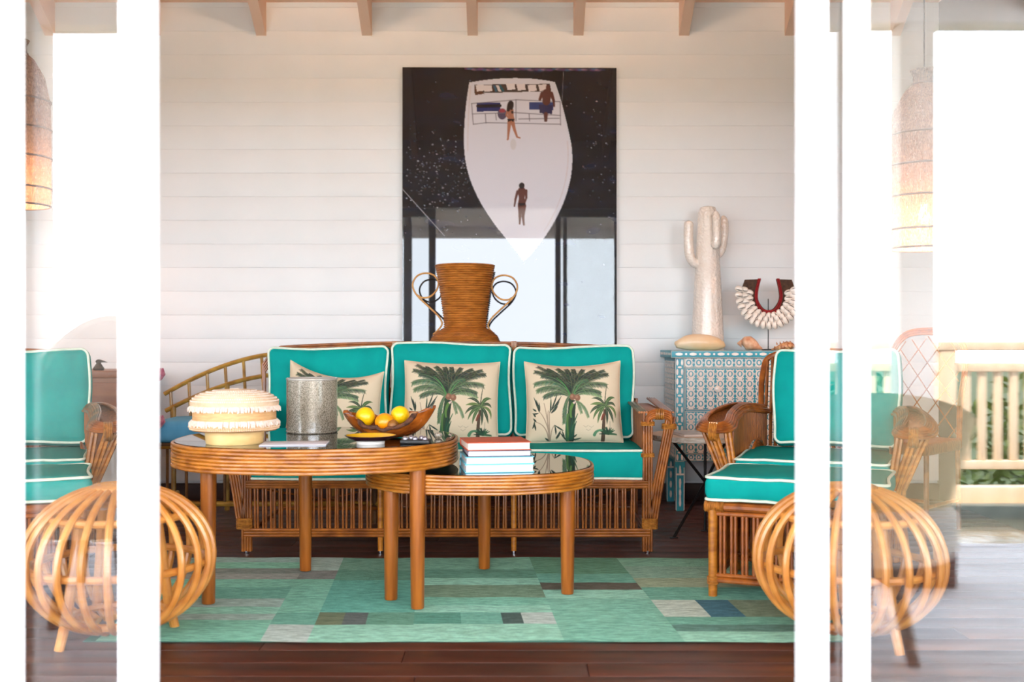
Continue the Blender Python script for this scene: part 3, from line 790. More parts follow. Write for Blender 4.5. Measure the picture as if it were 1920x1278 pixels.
place(grp, Mr, (None, None, None, 'teal armchair seat cushion with cream piping next to the inlaid chest', 'teal armchair back cushion with cream piping next to the inlaid chest'))
# the second set faces the first across the rug: turned the other way
w_ = .62
Ml = Matrix.Translation((-1.57 - .927 * w_, 3.95 - .375 * w_, 0)) @ Matrix.Rotation(-A22, 4, 'Z')
place(cp, Ml, ('rattan ottoman with slatted sides in front of the armchair by the sideboard', 'teal ottoman cushion with cream piping by the armchair near the sideboard',
               'dark rattan armchair with curved arms in front of the wooden sideboard', 'teal armchair seat cushion with cream piping near the sideboard',
               'teal armchair back cushion with cream piping near the sideboard'))

# ================================================================== inlaid chest
cx0, cx1, cy0, cy1 = .90, 1.92, 5.955, 6.375
ch = thing('inlaid_chest', 'teal chest of drawers inlaid with mother-of-pearl on tapered feet', 'chest', (cx0, cy0, 0))
cw = cx1 - cx0; cd = cy1 - cy0
MB().bbox((.012, .012, .276), (cw - .012, cd, .856), .002).build('carcass', 'chest_teal', ch)
MB().bbox((-.014, -.012, .856), (cw + .014, cd + .005, .896), .003).build('top', 'chest_teal', ch)
def flat(m, cx, cz, rx, rz_, y, seg=10, rot=0.0, ax='x', dep=.0016):
    pts = []
    for i in range(seg):
        a = 2 * PI * i / seg; u = rx * math.cos(a); v = rz_ * math.sin(a)
        pts.append((cx + u * math.cos(rot) - v * math.sin(rot), cz + u * math.sin(rot) + v * math.cos(rot)))
    if ax == 'x': vs = [(p[0], y - dep, p[1]) for p in pts] + [(p[0], y, p[1]) for p in pts]; f = tuple(range(seg))
    else: vs = [(y - dep, p[0], p[1]) for p in pts] + [(y, p[0], p[1]) for p in pts]; f = tuple(reversed(range(seg)))
    fs = [f] + [(i, seg + i, seg + (i + 1) % seg, (i + 1) % seg) if ax == 'x' else ((i + 1) % seg, seg + (i + 1) % seg, seg + i, i) for i in range(seg)]
    m.add(vs, fs)
def ringp(m, cx, cz, r0, r1, y, seg=12, ax='x', dep=.0014, ez=1.08):
    vs = []
    for i in range(seg):
        a = 2 * PI * i / seg
        for r in (r0, r1):
            u, v = cx + r * math.cos(a), cz + r * ez * math.sin(a); vs.append((u, y - dep, v) if ax == 'x' else (y - dep, u, v))
    fs = []
    for i in range(seg):
        j = (i + 1) % seg; q = (2 * i, 2 * j, 2 * j + 1, 2 * i + 1); fs.append(tuple(reversed(q)) if ax == 'x' else q)
    m.add(vs, fs)
def inlay(x0, x1, z0, z1, y, nx, nz, ax='x'):
    m = MB(); c = (x1 - x0) / nx; e = (z1 - z0) / nz
    for i in range(nx):
        for j in range(nz):
            u = x0 + c * (i + .5); v = z0 + e * (j + .5)
            flat(m, u, v, c * .15, e * .22, y, 8, 0, ax); ringp(m, u, v, c * .275, c * .42, y, 12, ax)
            flat(m, u, z0 + e * j + .001, c * .28, e * .135, y, 8, 0, ax)
            for sx in (-1, 1):
                for sz in (-1, 1): flat(m, u + sx * c * .33, v + sz * e * .36, c * .13, e * .075, y, 6, sx * sz * .7, ax)
            flat(m, u + c * .5, v, c * .05, e * .13, y, 6, 0, ax)
    return m
def lines(m, x0, x1, z0, z1, y, t=.004):
    for a, b in (((x0, z0), (x1, z0 + t)), ((x0, z1 - t), (x1, z1)), ((x0, z0), (x0 + t, z1)), ((x1 - t, z0), (x1, z1))):
        m.box((a[0], y - .0018, a[1]), (b[0], y, b[1]))
yf = .012
for z0, z1, kx in ((.566, .800, (.245, .775)), (.322, .560, (.245, .775))):
    d = MB().bbox((.066, .004, z0), (cw - .066, .03, z1), .002).build('drawer', 'chest_teal', ch)
    o = inlay(.072, cw - .072, z0 + .006, z1 - .006, .004, 16, 4).build('inlay', 'pearl', d, smooth=0); o['kind'] = 'stuff'
    m = MB(); lines(m, .066, cw - .066, z0, z1, .004); m.build('inlay_border', 'bone_line', d, smooth=0)
    for kk in kx:
        MB().lathe([(0, 0), (.008, 0), (.008, .012), (.019, .016), (.019, .024), (.012, .029), (0, .03)], 14).build('knob', 'pearl', d).matrix_local = Matrix.Translation((kk, .004, (z0 + z1) / 2)) @ Matrix.Rotation(R(90), 4, 'X')
o = inlay(.06, cw - .06, .806, .852, yf, 16, 1).build('frieze_inlay', 'pearl', ch, smooth=0); o['kind'] = 'stuff'
m = MB()
for a, b in ((.014, .062), (cw - .062, cw - .014)):
    for k in range(11):
        zc = .30 + k * .053; flat(m, (a + b) / 2 - .013, zc, .006, .018, yf, 8); flat(m, (a + b) / 2 + .013, zc, .006, .018, yf, 8); flat(m, (a + b) / 2, zc + .0265, .012, .006, yf, 8)
    for k in range(3): flat(m, (a + b) / 2, .07 + k * .08, .005, .028, .0, 8)
o = m.build('stile_inlay', 'pearl', ch, smooth=0); o['kind'] = 'stuff'
m = MB(); lines(m, .012, .064, .276, .856, yf); lines(m, cw - .064, cw - .012, .276, .856, yf); lines(m, .064, cw - .064, .28, .32, yf); lines(m, .064, cw - .064, .802, .856, yf)
m.build('border', 'bone_line', ch, smooth=0)
o = inlay(.03, cd - .01, .30, .84, .012, 7, 9, 'y').build('side_inlay', 'pearl', ch, smooth=0); o['kind'] = 'stuff'
o = inlay(.08, cw - .08, .285, .316, yf, 20, 1).build('apron_inlay', 'pearl', ch, smooth=0); o['kind'] = 'stuff'
m = MB(); x = .01
k = 0
while x < cw - .01:
    rx = .021 if k % 2 == 0 else .006; flat(m, x + rx, .877, rx, .0085 if k % 2 == 0 else .006, -.012, 10); x += 2 * rx + .012; k += 1
for k in range(6): flat(m, .03 + k * .07, .877, .02, .008, -.014, 10, 0, 'y')
o = m.build('top_inlay', 'pearl', ch, smooth=0); o['kind'] = 'stuff'
m = MB(); lines(m, -.014, cw + .014, .856, .896, -.012, .003); m.build('top_border', 'bone_line', ch, smooth=0)
for x in (.04, cw - .04):
    for y in (.035, cd - .035):
        p = MB().add([(x + a * s, y + b * s, z) for z, s in ((0, .021), (.262, .028), (.276, .028)) for a, b in ((-1, -1), (1, -1), (1, 1), (-1, 1))],
                 [(3, 2, 1, 0)] + [(4 * k + i, 4 * k + (i + 1) % 4, 4 * k + 4 + (i + 1) % 4, 4 * k + 4 + i) for k in range(2) for i in range(4)] + [(8, 9, 10, 11)]).build('foot', 'chest_teal', ch, smooth=0)
        m = MB()
        for k in range(4): flat(m, x, .045 + k * .058, .0065, .022, y - .0222 - .006 * k / 4, 8)
        for e in (-1, 1): m.box((x + e * .022 - .002, y - .0275, .004), (x + e * .022 + .002, y - .02, .27))
        m.box((x - .024, y - .029, .20), (x + .024, y - .02, .21))
        m.build('foot_inlay', 'pearl', p, smooth=0)
# ================================================================== flat prints: drawn as colours on a fine mesh
class Canvas:
    def __init__(s, w, h, x0, x1, y0, y1, bgc):
        s.w, s.h = w, h; s.x0, s.y0 = x0, y0; s.sx = (w - 1) / (x1 - x0); s.sy = (h - 1) / (y1 - y0)
        s.a = np.ones((h, w, 3)) * (np.array(bgc) / 255.0); s.u = 1 / s.sx
        s.X, s.Y = np.meshgrid(x0 + np.arange(w) / s.sx, y0 + np.arange(h) / s.sy)
    def win(s, xa, xb, ya, yb):
        i0 = max(0, int((xa - s.x0) * s.sx) - 2); i1 = min(s.w, int((xb - s.x0) * s.sx) + 3)
        j0 = max(0, int((ya - s.y0) * s.sy) - 2); j1 = min(s.h, int((yb - s.y0) * s.sy) + 3)
        return (slice(j0, max(j0, j1)), slice(i0, max(i0, i1)))
    def put(s, sl, cov, c, al=1.0):
        k = (np.clip(cov, 0, 1) * al)[..., None]; s.a[sl] = s.a[sl] * (1 - k) + k * np.array(c) / 255.0
    def stroke(s, p, q, r0, r1, c, al=1.0):
        m = max(r0, r1); sl = s.win(min(p[0], q[0]) - m, max(p[0], q[0]) + m, min(p[1], q[1]) - m, max(p[1], q[1]) + m)
        X, Y = s.X[sl], s.Y[sl]
        if X.size == 0: return
        dx, dy = q[0] - p[0], q[1] - p[1]; L = dx * dx + dy * dy + 1e-9
        t = np.clip(((X - p[0]) * dx + (Y - p[1]) * dy) / L, 0, 1)
        d = np.hypot(X - p[0] - t * dx, Y - p[1] - t * dy); s.put(sl, (r0 + (r1 - r0) * t - d) / s.u + .5, c, al)
    def line(s, pts, r0, r1, c, al=1.0):
        n = len(pts) - 1
        for i in range(n): s.stroke(pts[i], pts[i + 1], r0 + (r1 - r0) * i / n, r0 + (r1 - r0) * (i + 1) / n, c, al)
    def ell(s, cx, cy, rx, ry, c, al=1.0):
        sl = s.win(cx - rx, cx + rx, cy - ry, cy + ry); X, Y = s.X[sl], s.Y[sl]
        d = (1 - np.hypot((X - cx) / rx, (Y - cy) / ry)) * min(rx, ry); s.put(sl, d / s.u + .5, c, al)
    def poly(s, pts, c, al=1.0):
        xs = [p[0] for p in pts]; ys = [p[1] for p in pts]; sl = s.win(min(xs), max(xs), min(ys), max(ys)); X, Y = s.X[sl], s.Y[sl]
        ins = np.zeros(X.shape, bool); n = len(pts)
        for i in range(n):
            (xa, ya), (xb, yb) = pts[i], pts[i - 1]
            if ya == yb: continue
            ins ^= ((ya > Y) != (yb > Y)) & (X < (xb - xa) * (Y - ya) / (yb - ya) + xa)
        s.put(sl, ins.astype(float), c, al)
    def linear(s):
        a = np.clip(s.a, 0, 1); return np.where(a <= .04045, a / 12.92, ((a + .055) / 1.055) ** 2.4)
def bez(p0, p1, p2, n=24):
    return [((1 - t) ** 2 * p0[0] + 2 * t * (1 - t) * p1[0] + t * t * p2[0], (1 - t) ** 2 * p0[1] + 2 * t * (1 - t) * p1[1] + t * t * p2[1]) for t in [i / n for i in range(n + 1)]]

# ---- palm print
rp = random.Random(4)
PW, PH = 236, 212
cv = Canvas(PW, PH, 30, 1325, 60, 1235, (214, 194, 164))
def frond(p0, pc, p1, wd, cols, droop=.4, dens=46, spine=None):
    dens = int(dens * 2.3); P = bez(p0, pc, p1, dens)
    for i in range(4, dens): cv.stroke(P[i - 1], P[i], wd * .36, wd * .36, tuple(int(q * .85) for q in cols[0]), .10)
    for i in range(3, dens + 1):
        t = i / dens; dx = P[i][0] - P[i - 1][0]; dy = P[i][1] - P[i - 1][1]; L = math.hypot(dx, dy) + 1e-6; dx /= L; dy /= L
        ln = wd * (math.sin(min(1, t * 1.5) * PI / 2)) * (1 - .45 * t ** 3) * rp.uniform(.68, 1.12)
        for s in (-1, 1):
            nx, ny = -dy * s, dx * s; k = 1.0 if ny > 0 else .72
            e = (P[i][0] + (nx * .72 + dx * .75) * ln * k, P[i][1] + (ny * .72 + dy * .75 + droop * .6) * ln * k)
            c = rp.choice(cols); c = tuple(max(0, min(255, q + rp.randint(-16, 16))) for q in c)
            cv.stroke(P[i], e, 3.2, .9, c, .85)
    cv.line(P, 5, 2, spine or (100, 120, 80), .85)
DG, MG, LG, OG, BG_ = (40, 52, 42), (50, 74, 54), (92, 110, 78), (98, 98, 64), (30, 32, 30)
C0 = (640, 575)
back = [((640, 560), (560, 330), (210, 120)), ((640, 560), (520, 250), (330, 150)), ((650, 540), (600, 250), (470, 130)), ((650, 540), (640, 280), (590, 140)),
        ((655, 540), (700, 280), (680, 140)), ((660, 540), (720, 300), (800, 150)), ((665, 545), (740, 270), (960, 170)), ((670, 550), (780, 290), (1090, 190)), ((670, 555), (830, 270), (1140, 255)),
        ((630, 555), (500, 260), (160, 205))]
cv.ell(640, 330, 250, 190, (84, 88, 66), .30); cv.ell(640, 380, 170, 190, (50, 58, 46), .45)
for b in back: frond(*b, 78, [DG, DG, BG_, OG, MG], .35, 44, (86, 84, 62))
for (p0, pc, p1, wd, cols) in (((630, 560), (480, 260), (240, 270), 56, [DG, MG]), ((625, 570), (470, 270), (140, 400), 66, [MG, LG, (54, 96, 66)]),
        ((620, 580), (420, 370), (165, 500), 66, [LG, MG]), ((610, 590), (430, 470), (255, 595), 58, [LG, MG, DG]),
        ((650, 560), (690, 330), (860, 330), 58, [LG, MG]), ((660, 565), (790, 330), (1125, 420), 70, [LG, MG, DG]), ((668, 570), (810, 430), (1040, 540), 60, [MG, DG, LG]),
        ((690, 590), (880, 480), (1050, 605), 40, [LG, (150, 164, 120)])):
    frond(p0, pc, p1, wd * 1.15, cols, .7)
for k in range(3):                                    # bright mid ribs
    cv.line(bez((615, 580), (560, 380), (440, 300)), 9, 3, (70, 128, 66), .7); cv.line(bez((665, 565), (720, 420), (790, 370)), 7, 2, (80, 134, 74), .7)
cv.line(bez((630, 640), (600, 900), (600, 1220)), 30, 36, (44, 66, 42)); cv.line(bez((665, 680), (640, 900), (640, 1215)), 30, 26, (40, 54, 40))
cv.line(bez((600, 600), (520, 720), (525, 980)), 4, 2, MG)
frond((605, 600), (520, 720), (530, 985), 62, [MG, LG, (74, 110, 84)], .1)
frond((690, 665), (740, 680), (770, 840), 46, [LG, (150, 160, 130)], .3, 30); frond((700, 660), (820, 720), (860, 900), 46, [LG, (140, 150, 120)], .3, 30)
cv.line(bez((655, 700), (600, 800), (625, 900)), 20, 12, (88, 122, 58)); cv.line(bez((580, 860), (555, 1000), (590, 1215)), 14, 16, (80, 112, 56))
for (a, b) in (((715, 850), (600, 1200)), ((695, 960), (640, 1200)), ((560, 960), (570, 1210)), ((650, 900), (610, 1200))):
    cv.line(bez(a, ((a[0] + b[0]) / 2 - 20, (a[1] + b[1]) / 2), b), 4, 16, rp.choice([(44, 104, 78), (52, 92, 60), (36, 76, 56)]))
for (x, y) in ((650, 600), (718, 612)):
    cv.ell(x, y, 40, 50, (134, 92, 70)); cv.ell(x - 10, y - 12, 18, 22, (172, 126, 98), .7)
cv.line([(668, 690), (690, 672)], 16, 8, (214, 186, 170))
# small palm
cv.line(bez((1090, 800), (1060, 1000), (1050, 1220)), 16, 26, (82, 62, 46)); cv.line(bez((1072, 860), (1050, 900), (1040, 940)), 14, 8, (120, 58, 40))
cv.line(bez((1098, 700), (1105, 560), (1130, 430)), 7, 3, (70, 72, 56))
for (p1, pc) in (((915, 630), (1020, 590)), ((895, 720), (1000, 680)), ((885, 850), (960, 720)), ((925, 930), (980, 760)), ((985, 985), (1010, 820)), ((1110, 1000), (1130, 860)),
                 ((1200, 970), (1180, 800)), ((1240, 900), (1250, 740)), ((1245, 740), (1200, 650)), ((1240, 615), (1150, 590))):
    P = bez((1105, 735), pc, p1, 12); w = rp.uniform(17, 24); g = rp.choice([(70, 96, 56), (52, 66, 48), (92, 112, 60), (44, 56, 44)])
    for i in range(12): cv.stroke(P[i], P[i + 1], w * math.sin(PI * min(.96, (i + 1.5) / 14)), w * math.sin(PI * min(.96, (i + 2.5) / 14)), g)
    cv.line(P, 3, 1.5, (150, 160, 110), .7)
for k in range(14): 
    a = rp.uniform(0, PI); cv.line([(1120, 1130), (1120 + 120 * math.cos(a), 1150 - 110 * math.sin(a))], 16, 4, rp.choice([(40, 74, 50), (58, 96, 62), (34, 56, 44)]))
cv.line(bez((1040, 1085), (960, 1080), (935, 1150)), 10, 20, (84, 128, 92)); cv.line([(1155, 960), (1150, 1080)], 4, 3, (150, 140, 120))
# thin stems with dark leaves
for (p0, pc, p1) in (((345, 1215), (300, 950), (200, 820)), ((340, 1215), (320, 950), (330, 820)), ((330, 1215), (290, 1000), (150, 955)), ((335, 1200), (300, 900), (255, 690)), ((350, 1215), (350, 1060), (400, 1010)), ((320, 1100), (290, 900), (315, 800))):
    cv.line(bez(p0, pc, p1), 8, 4, (156, 134, 112))
for (x, y, x2, y2) in ((190, 820, 120, 600), (190, 820, 150, 640), (190, 820, 185, 680), (150, 800, 105, 760), (180, 830, 100, 830), (335, 830, 350, 620), (340, 820, 435, 560), (350, 800, 495, 590), (350, 830, 465, 670), (350, 840, 440, 740),
                       (150, 950, 110, 900), (120, 960, 150, 1070), (130, 940, 105, 1040), (140, 880, 110, 830), (400, 1010, 520, 1090), (400, 1010, 420, 1140), (480, 1090, 430, 1200), (500, 1090, 540, 1200), (470, 1100, 420, 1190), (330, 1215, 280, 1180),
                       (600, 1215, 760, 1190), (640, 1180, 700, 1140), (560, 1215, 480, 1120)):
    P = bez((x, y), ((x + x2) / 2 + 10, (y + y2) / 2 + 12), (x2, y2), 8)
    for i in range(8): cv.stroke(P[i], P[i + 1], 10 * math.sin(PI * (i + .6) / 9), 10 * math.sin(PI * (i + 1.6) / 9.5), rp.choice([(48, 58, 48), (58, 76, 58), (40, 48, 42)]))
for (x, y) in ((820, 1035), (895, 1040), (855, 1085)):
    cv.line([(x - 28, y - 12), (x, y + 8), (x + 34, y - 16)], 2.6, 2.2, (150, 134, 116), .8)
PALM = cv.linear()
mat_print('palm_linen', 'print', rough=.85, weave=.25)
mat('linen', (216, 196, 166), (208, 186, 156), rough=.85, scale=60)

def throw_pillow(label, loc, w, h, t, rot, sag=.02, lean=0.0, tilt=0.0, pinch=.045):
    nx, ny = PW, PH; U, V = np.meshgrid(np.linspace(-1, 1, nx), np.linspace(1, -1, ny))
    x = w / 2 * U * (1 - pinch * (1 - V ** 2)); z = h / 2 * V * (1 - pinch * .6 * (1 - U ** 2))
    z = z - sag * (1 - U ** 2) * np.clip((V + .3) / 1.3, 0, 1) ** 2 + tilt * U * np.clip(V, 0, 1) ** 1.5
    k = (np.clip(1 - U ** 4, 0, 1) * np.clip(1 - V ** 4, 0, 1)) ** .62
    y = -t / 2 * k + .004 * np.sin(9 * U + 4 * V) * (1 - k) * k ** .3 + .003 * np.sin(14 * V - 5 * U) * k ** .5 * (1 - k)
    vs = np.stack([x, y, z], -1).reshape(-1, 3)
    idx = np.arange(nx * ny).reshape(ny, nx)
    q = np.stack([idx[:-1, :-1], idx[1:, :-1], idx[1:, 1:], idx[:-1, 1:]], -1).reshape(-1, 4)
    me = bpy.data.meshes.new('pillow_front'); me.from_pydata(vs.tolist(), [], q.tolist()); me.update(); me.shade_smooth()
    ca = me.color_attributes.new('print', 'FLOAT_COLOR', 'POINT')
    ca.data.foreach_set('color', np.concatenate([PALM.reshape(-1, 3), np.ones((nx * ny, 1))], 1).astype(np.float32).ravel())
    me.materials.append(MATS['palm_linen'])
    root = thing('throw_pillow', label, 'pillow', loc); root.rotation_euler = rot
    link('front_panel', me, root)
    s = 6; sub = idx[::s, ::s]
    if (ny - 1) % s: sub = np.vstack([sub, idx[-1:, ::s]])
    if (nx - 1) % s:
        last = np.append(idx[::s, -1], idx[-1, -1]) if (ny - 1) % s else idx[::s, -1]; sub = np.hstack([sub, last[:, None]])
    P = vs[sub.ravel()].copy(); P[:, 1] *= -.8; n0, n1 = sub.shape; q = []
    for j in range(n0 - 1):
        for i in range(n1 - 1): q.append((j * n1 + i, j * n1 + i + 1, (j + 1) * n1 + i + 1, (j + 1) * n1 + i))
    MB().add(P.tolist(), q).build('back_panel', 'linen', root, smooth=60)
    rim = [vs[i] for i in list(idx[0, ::5]) + list(idx[::5, -1]) + list(idx[-1, ::-5]) + list(idx[::-5, 0])]
    MB().tube([tuple(p) for p in rim], .0022, 5, closed=True).build('seam', 'linen', root)
    return root
def tp(px, d): return (px - 960) / F * d
throw_pillow('slouched beige pillow printed with palms behind the mica cylinder', (tp(627, 5.08), 5.075, .648), .456, .375, .13, (R(-13), R(1.5), R(-3)), sag=.052, tilt=-.022)
throw_pillow('beige pillow printed with palms between the fruit bowl and the books', (tp(846, 5.08), 5.075, .661), .458, .392, .13, (R(-12), R(1), 0), sag=.010)
throw_pillow('beige pillow printed with palms at the sofa end by the chest', (tp(1075, 5.08), 5.075, .661), .462, .392, .13, (R(-12), R(-.5), R(2)), sag=.022)

# ---- the large photographic print
QW, QH = 372, 500
pc = Canvas(QW, QH, 35, 965, 38, 1295, (3, 8, 20))
X, Y = pc.X, pc.Y
n = np.zeros(X.shape)
for k in range(26):
    a = rng.uniform(-.35, .35); f = rng.uniform(.02, .16); n += np.sin((X * math.sin(a) + Y * math.cos(a)) * f + 2.2 * np.sin(X * rng.uniform(.006, .03) + rng.uniform(0, 6)) + rng.uniform(0, 6)) / (1 + f * 10)
n = n / n.std(); pc.a += np.clip(n, -1, 2.4)[..., None] * np.array([5, 7, 13]) / 255.0
for k in range(430):
    while True:
        x = rng.uniform(40, 960); y = rng.uniform(90, 900)
        g = math.exp(-((x - 190) / 150) ** 2 - ((y - 500) / 130) ** 2) + .18 * math.exp(-((x - 870) / 80) ** 2 - ((y - 400) / 250) ** 2) + .05
        if rng.uniform() < g: break
    c = rng.uniform(110, 230); r_ = rng.uniform(.8, 2.6); pc.ell(x, y, r_ * rng.uniform(1, 1.8), r_, (c, c, c + 8), rng.uniform(.4, .95))
for k in range(40):
    x = 320 + k * 15 + rng.uniform(-5, 5); pc.ell(x, 45 + rng.uniform(-3, 3), 16, 5, [(120, 70, 130), (70, 110, 150), (170, 120, 150), (60, 60, 90)][k % 4], .7)
hull = [(325, 103)] + bez((325, 103), (530, 65), (697, 100), 14) + bez((697, 100), (735, 200), (768, 370), 12) + bez((768, 370), (795, 560), (660, 765), 16) + bez((660, 765), (600, 850), (560, 880), 6) + bez((560, 880), (500, 800), (452, 742), 6) + bez((452, 742), (310, 560), (303, 390), 16) + bez((303, 390), (298, 260), (325, 103), 10)
WH = (214, 214, 224)
pc.poly([(x * 1.0 + (x - 540) * .008, y + 3) for x, y in hull], (90, 90, 100)); pc.poly(hull, WH)
pc.line(bez((330, 120), (318, 260), (318, 400), 10), 3, 3, (206, 194, 198), .6); pc.line(bez((752, 360), (772, 560), (650, 750), 14), 3, 2, (204, 192, 196), .6)
pc.poly([(348, 112), (675, 108), (682, 140), (348, 150)], (70, 56, 52)); pc.poly([(350, 118), (392, 152), (350, 158)], (96, 60, 40))
for k, (x, y) in enumerate(((372, 128), (405, 130), (505, 122), (550, 124), (598, 128), (645, 126))):
    pc.poly([(x - 20, y - 14), (x + 16, y - 16), (x + 20, y + 10), (x - 14, y + 14)], (224, 216, 218))
pc.poly([(428, 115), (438, 115), (448, 142), (438, 144)], (52, 96, 120)); pc.poly([(452, 113), (462, 113), (478, 140), (468, 142)], (40, 90, 104)); pc.poly([(440, 114), (452, 114), (464, 142), (452, 142)], (214, 206, 206))
pc.poly([(358, 190), (460, 190), (460, 228), (358, 230)], (38, 46, 104)); pc.line([(362, 206), (458, 204)], 7, 7, (20, 22, 40))
pc.poly([(584, 188), (692, 188), (690, 222), (586, 220)], (44, 62, 120)); pc.poly([(628, 198), (688, 200), (684, 240), (630, 236)], (44, 44, 84))
pc.ell(468, 240, 20, 24, (86, 76, 100)); pc.ell(468, 226, 14, 9, (170, 60, 70), .8)
RC = (112, 108, 120)
for a, b in (((335, 195), (530, 178)), ((530, 178), (720, 186)), ((338, 240), (525, 234)), ((525, 234), (722, 246)), ((335, 195), (342, 285)), ((720, 186), (722, 288)), ((528, 178), (528, 270)), ((395, 240), (397, 280)),
             ((342, 285), (400, 278)), ((585, 238), (587, 270)), ((400, 278), (722, 284)), ((440, 238), (442, 266)), ((650, 240), (652, 272)), ((540, 262), (716, 258))):
    pc.stroke(a, b, 1.9, 1.9, RC, .85)
pc.stroke((735, 55), (728, 190), 1.3, 1.3, (120, 118, 122)); pc.stroke((33, 566), (218, 772), 1.8, 1.8, (150, 150, 156))
SK, SKD, HR = (168, 112, 88), (92, 52, 46), (32, 22, 24)
# standing figure by the rail
for a, b, r0, r1, c in (((500, 225), (510, 265), 12, 12, SK), ((492, 222), (486, 245), 5, 4, SK), ((486, 245), (500, 262), 4, 3.5, SK), ((512, 222), (514, 246), 5, 4, SK), ((500, 272), (496, 312), 9, 6, SK), ((496, 312), (493, 348), 6, 3.5, SK), ((512, 272), (522, 310), 9, 6, SK), ((522, 310), (532, 338), 6, 4, SK), ((532, 340), (545, 344), 3.5, 3, SK), ((493, 348), (491, 352), 4, 3, SK)):
    pc.stroke(a, b, r0, r1, c)
pc.ell(505, 197, 13, 15, HR); pc.stroke((498, 200), (494, 222), 8, 7, HR); pc.stroke((510, 205), (508, 216), 8, 6, HR); pc.poly([(490, 262), (522, 262), (516, 274), (508, 268), (494, 274)], (26, 24, 26)); pc.ell(512, 232, 5, 6, (30, 26, 28))
pc.ell(516, 372, 13, 24, (200, 196, 198), .7)
# figure at the helm
for a, b, r0, r1, c in (((662, 150), (660, 185), 20, 17, SKD), ((642, 150), (632, 176), 8, 6, SKD), ((682, 150), (692, 182), 8, 6, SKD), ((692, 182), (694, 205), 5, 4, SKD), ((658, 240), (658, 268), 9, 6, SKD)):
    pc.stroke(a, b, r0, r1, c)
pc.ell(668, 124, 10, 13, SKD)
# figure on the bow
for a, b, r0, r1, c in (((553, 575), (553, 608), 17, 12, SKD), ((553, 612), (553, 632), 13, 17, SKD), ((535, 578), (526, 610), 6, 4.5, SKD), ((526, 610), (521, 642), 4.5, 3, SKD), ((572, 574), (573, 604), 6, 4.5, SKD), ((573, 604), (566, 626), 4.5, 3.5, SKD), ((546, 640), (545, 685), 10, 6, SKD), ((545, 685), (544, 718), 6, 3.5, SKD), ((562, 640), (558, 688), 10, 6, SKD), ((558, 688), (562, 722), 6, 4, SKD)):
    pc.stroke(a, b, r0, r1, c)
pc.ell(553, 552, 12, 13, HR); pc.poly([(537, 628), (570, 628), (563, 640), (543, 640)], (34, 26, 30))
PIC = pc.linear()
ax0, ax1, az0, az1 = tp(755, 6.36), tp(1156, 6.36), .858, 2.58
art = thing('framed_photograph', 'large glossy photograph of a white boat on dark sea with three people seen from above', 'picture', ((ax0 + ax1) / 2, 6.35, az0))
art.rotation_euler = (R(-.55), 0, R(.66))
wd, ht = ax1 - ax0, az1 - az0
U, V = np.meshgrid(np.linspace(-wd / 2, wd / 2, QW), np.linspace(ht, 0, QH))
vs = np.stack([U, np.full(U.shape, -.0012), V], -1).reshape(-1, 3); idx = np.arange(QW * QH).reshape(QH, QW)
q = np.stack([idx[:-1, :-1], idx[1:, :-1], idx[1:, 1:], idx[:-1, 1:]], -1).reshape(-1, 4)
me = bpy.data.meshes.new('print'); me.from_pydata(vs.tolist(), [], q.tolist()); me.update()
ca = me.color_attributes.new('print', 'FLOAT_COLOR', 'POINT')
ca.data.foreach_set('color', np.concatenate([PIC.reshape(-1, 3), np.ones((QW * QH, 1))], 1).astype(np.float32).ravel())
mat_print('glossy_photo', 'print', rough=.6, coat=1.0, ior=1.75, spec=.2); me.materials.append(MATS['glossy_photo'])
link('print', me, art)
mat('print_edge', (40, 48, 54), rough=.2)
MB().box((-wd / 2 - .001, 0, -.001), (wd / 2 + .001, .018, ht + .001)).build('mount', 'print_edge', art, smooth=0)
# ================================================================== console, vase
co = thing('console_table', 'low dark wooden console standing against the wall behind the sofa', 'console', (0, 6.18, 0))
MB().bbox((-.625, -.2, .832), (.66, .195, .858), .004).build('top', 'sideboard_wood', co)
for x in (-.59, .62):
    for y in (-.17, .165): MB().bbox((x - .022, y - .022, 0), (x + .022, y + .022, .832), .003).build('leg', 'sideboard_wood', co)
vz = .858; vd = 6.09
va = thing('rattan_vase', 'coiled rattan trophy vase with curled handles in front of the boat photograph', 'vase', (tp(872, vd), vd, vz)); k_ = vd / F
prof_px = [(65, 655), (64, 640), (60, 630), (52, 622), (38, 614), (38, 606), (41, 580), (45, 550), (49, 525), (54, 500), (54.5, 497)]
prof = []
zb = CAMZ - (667 - 639) * k_
for i in range(len(prof_px) - 1):
    (r0, y0), (r1, y1) = prof_px[i], prof_px[i + 1]
    n_ = max(1, int(round(math.hypot(r1 - r0, y1 - y0) / 4.1)))
    for j in range(n_):
        for s_ in range(4):
            t_ = (j + s_ / 4) / n_; prof.append(((r0 + (r1 - r0) * t_) * k_ + .0075 * math.sin(PI * s_ / 4) ** .7, CAMZ - (y0 + (y1 - y0) * t_ - 639) * k_ - vz))
prof[0] = (prof[0][0], 0.0)
top = prof[-1][1] + .004
prof += [(54 * k_, top), (50 * k_, top), (44 * k_, top - .15), (34 * k_, .16), (30 * k_, .05), (0, .04)]
MB().lathe([(0, 0.0)] + prof, 40).build('body', 'rattan_vase', va, smooth=25)
for s in (-1, 1):
    hp = [(-19, 545), (-33, 548), (-48, 538), (-45, 520), (-31, 513), (-10, 513), (-2, 527), (-2, 540), (-16, 555), (-32, 547), (-47, 540)]
    # a curl: starts inside, loops over and sweeps down to the foot
    curl = [(91, 552), (80, 558), (66, 556), (54, 545), (50, 530), (57, 517), (72, 512), (88, 516), (97, 528), (97, 541), (88, 556), (70, 573), (52, 590), (44, 602), (44, 610), (52, 620), (60, 627)]
    pts = smooth_path([(s * x * k_, -.004, CAMZ - (y - 639 + (4 if s > 0 else 0)) * k_ - vz) for x, y in curl], 5)
    MB().tube(pts, .0052, 8).build('handle', 'cane_pale', va)

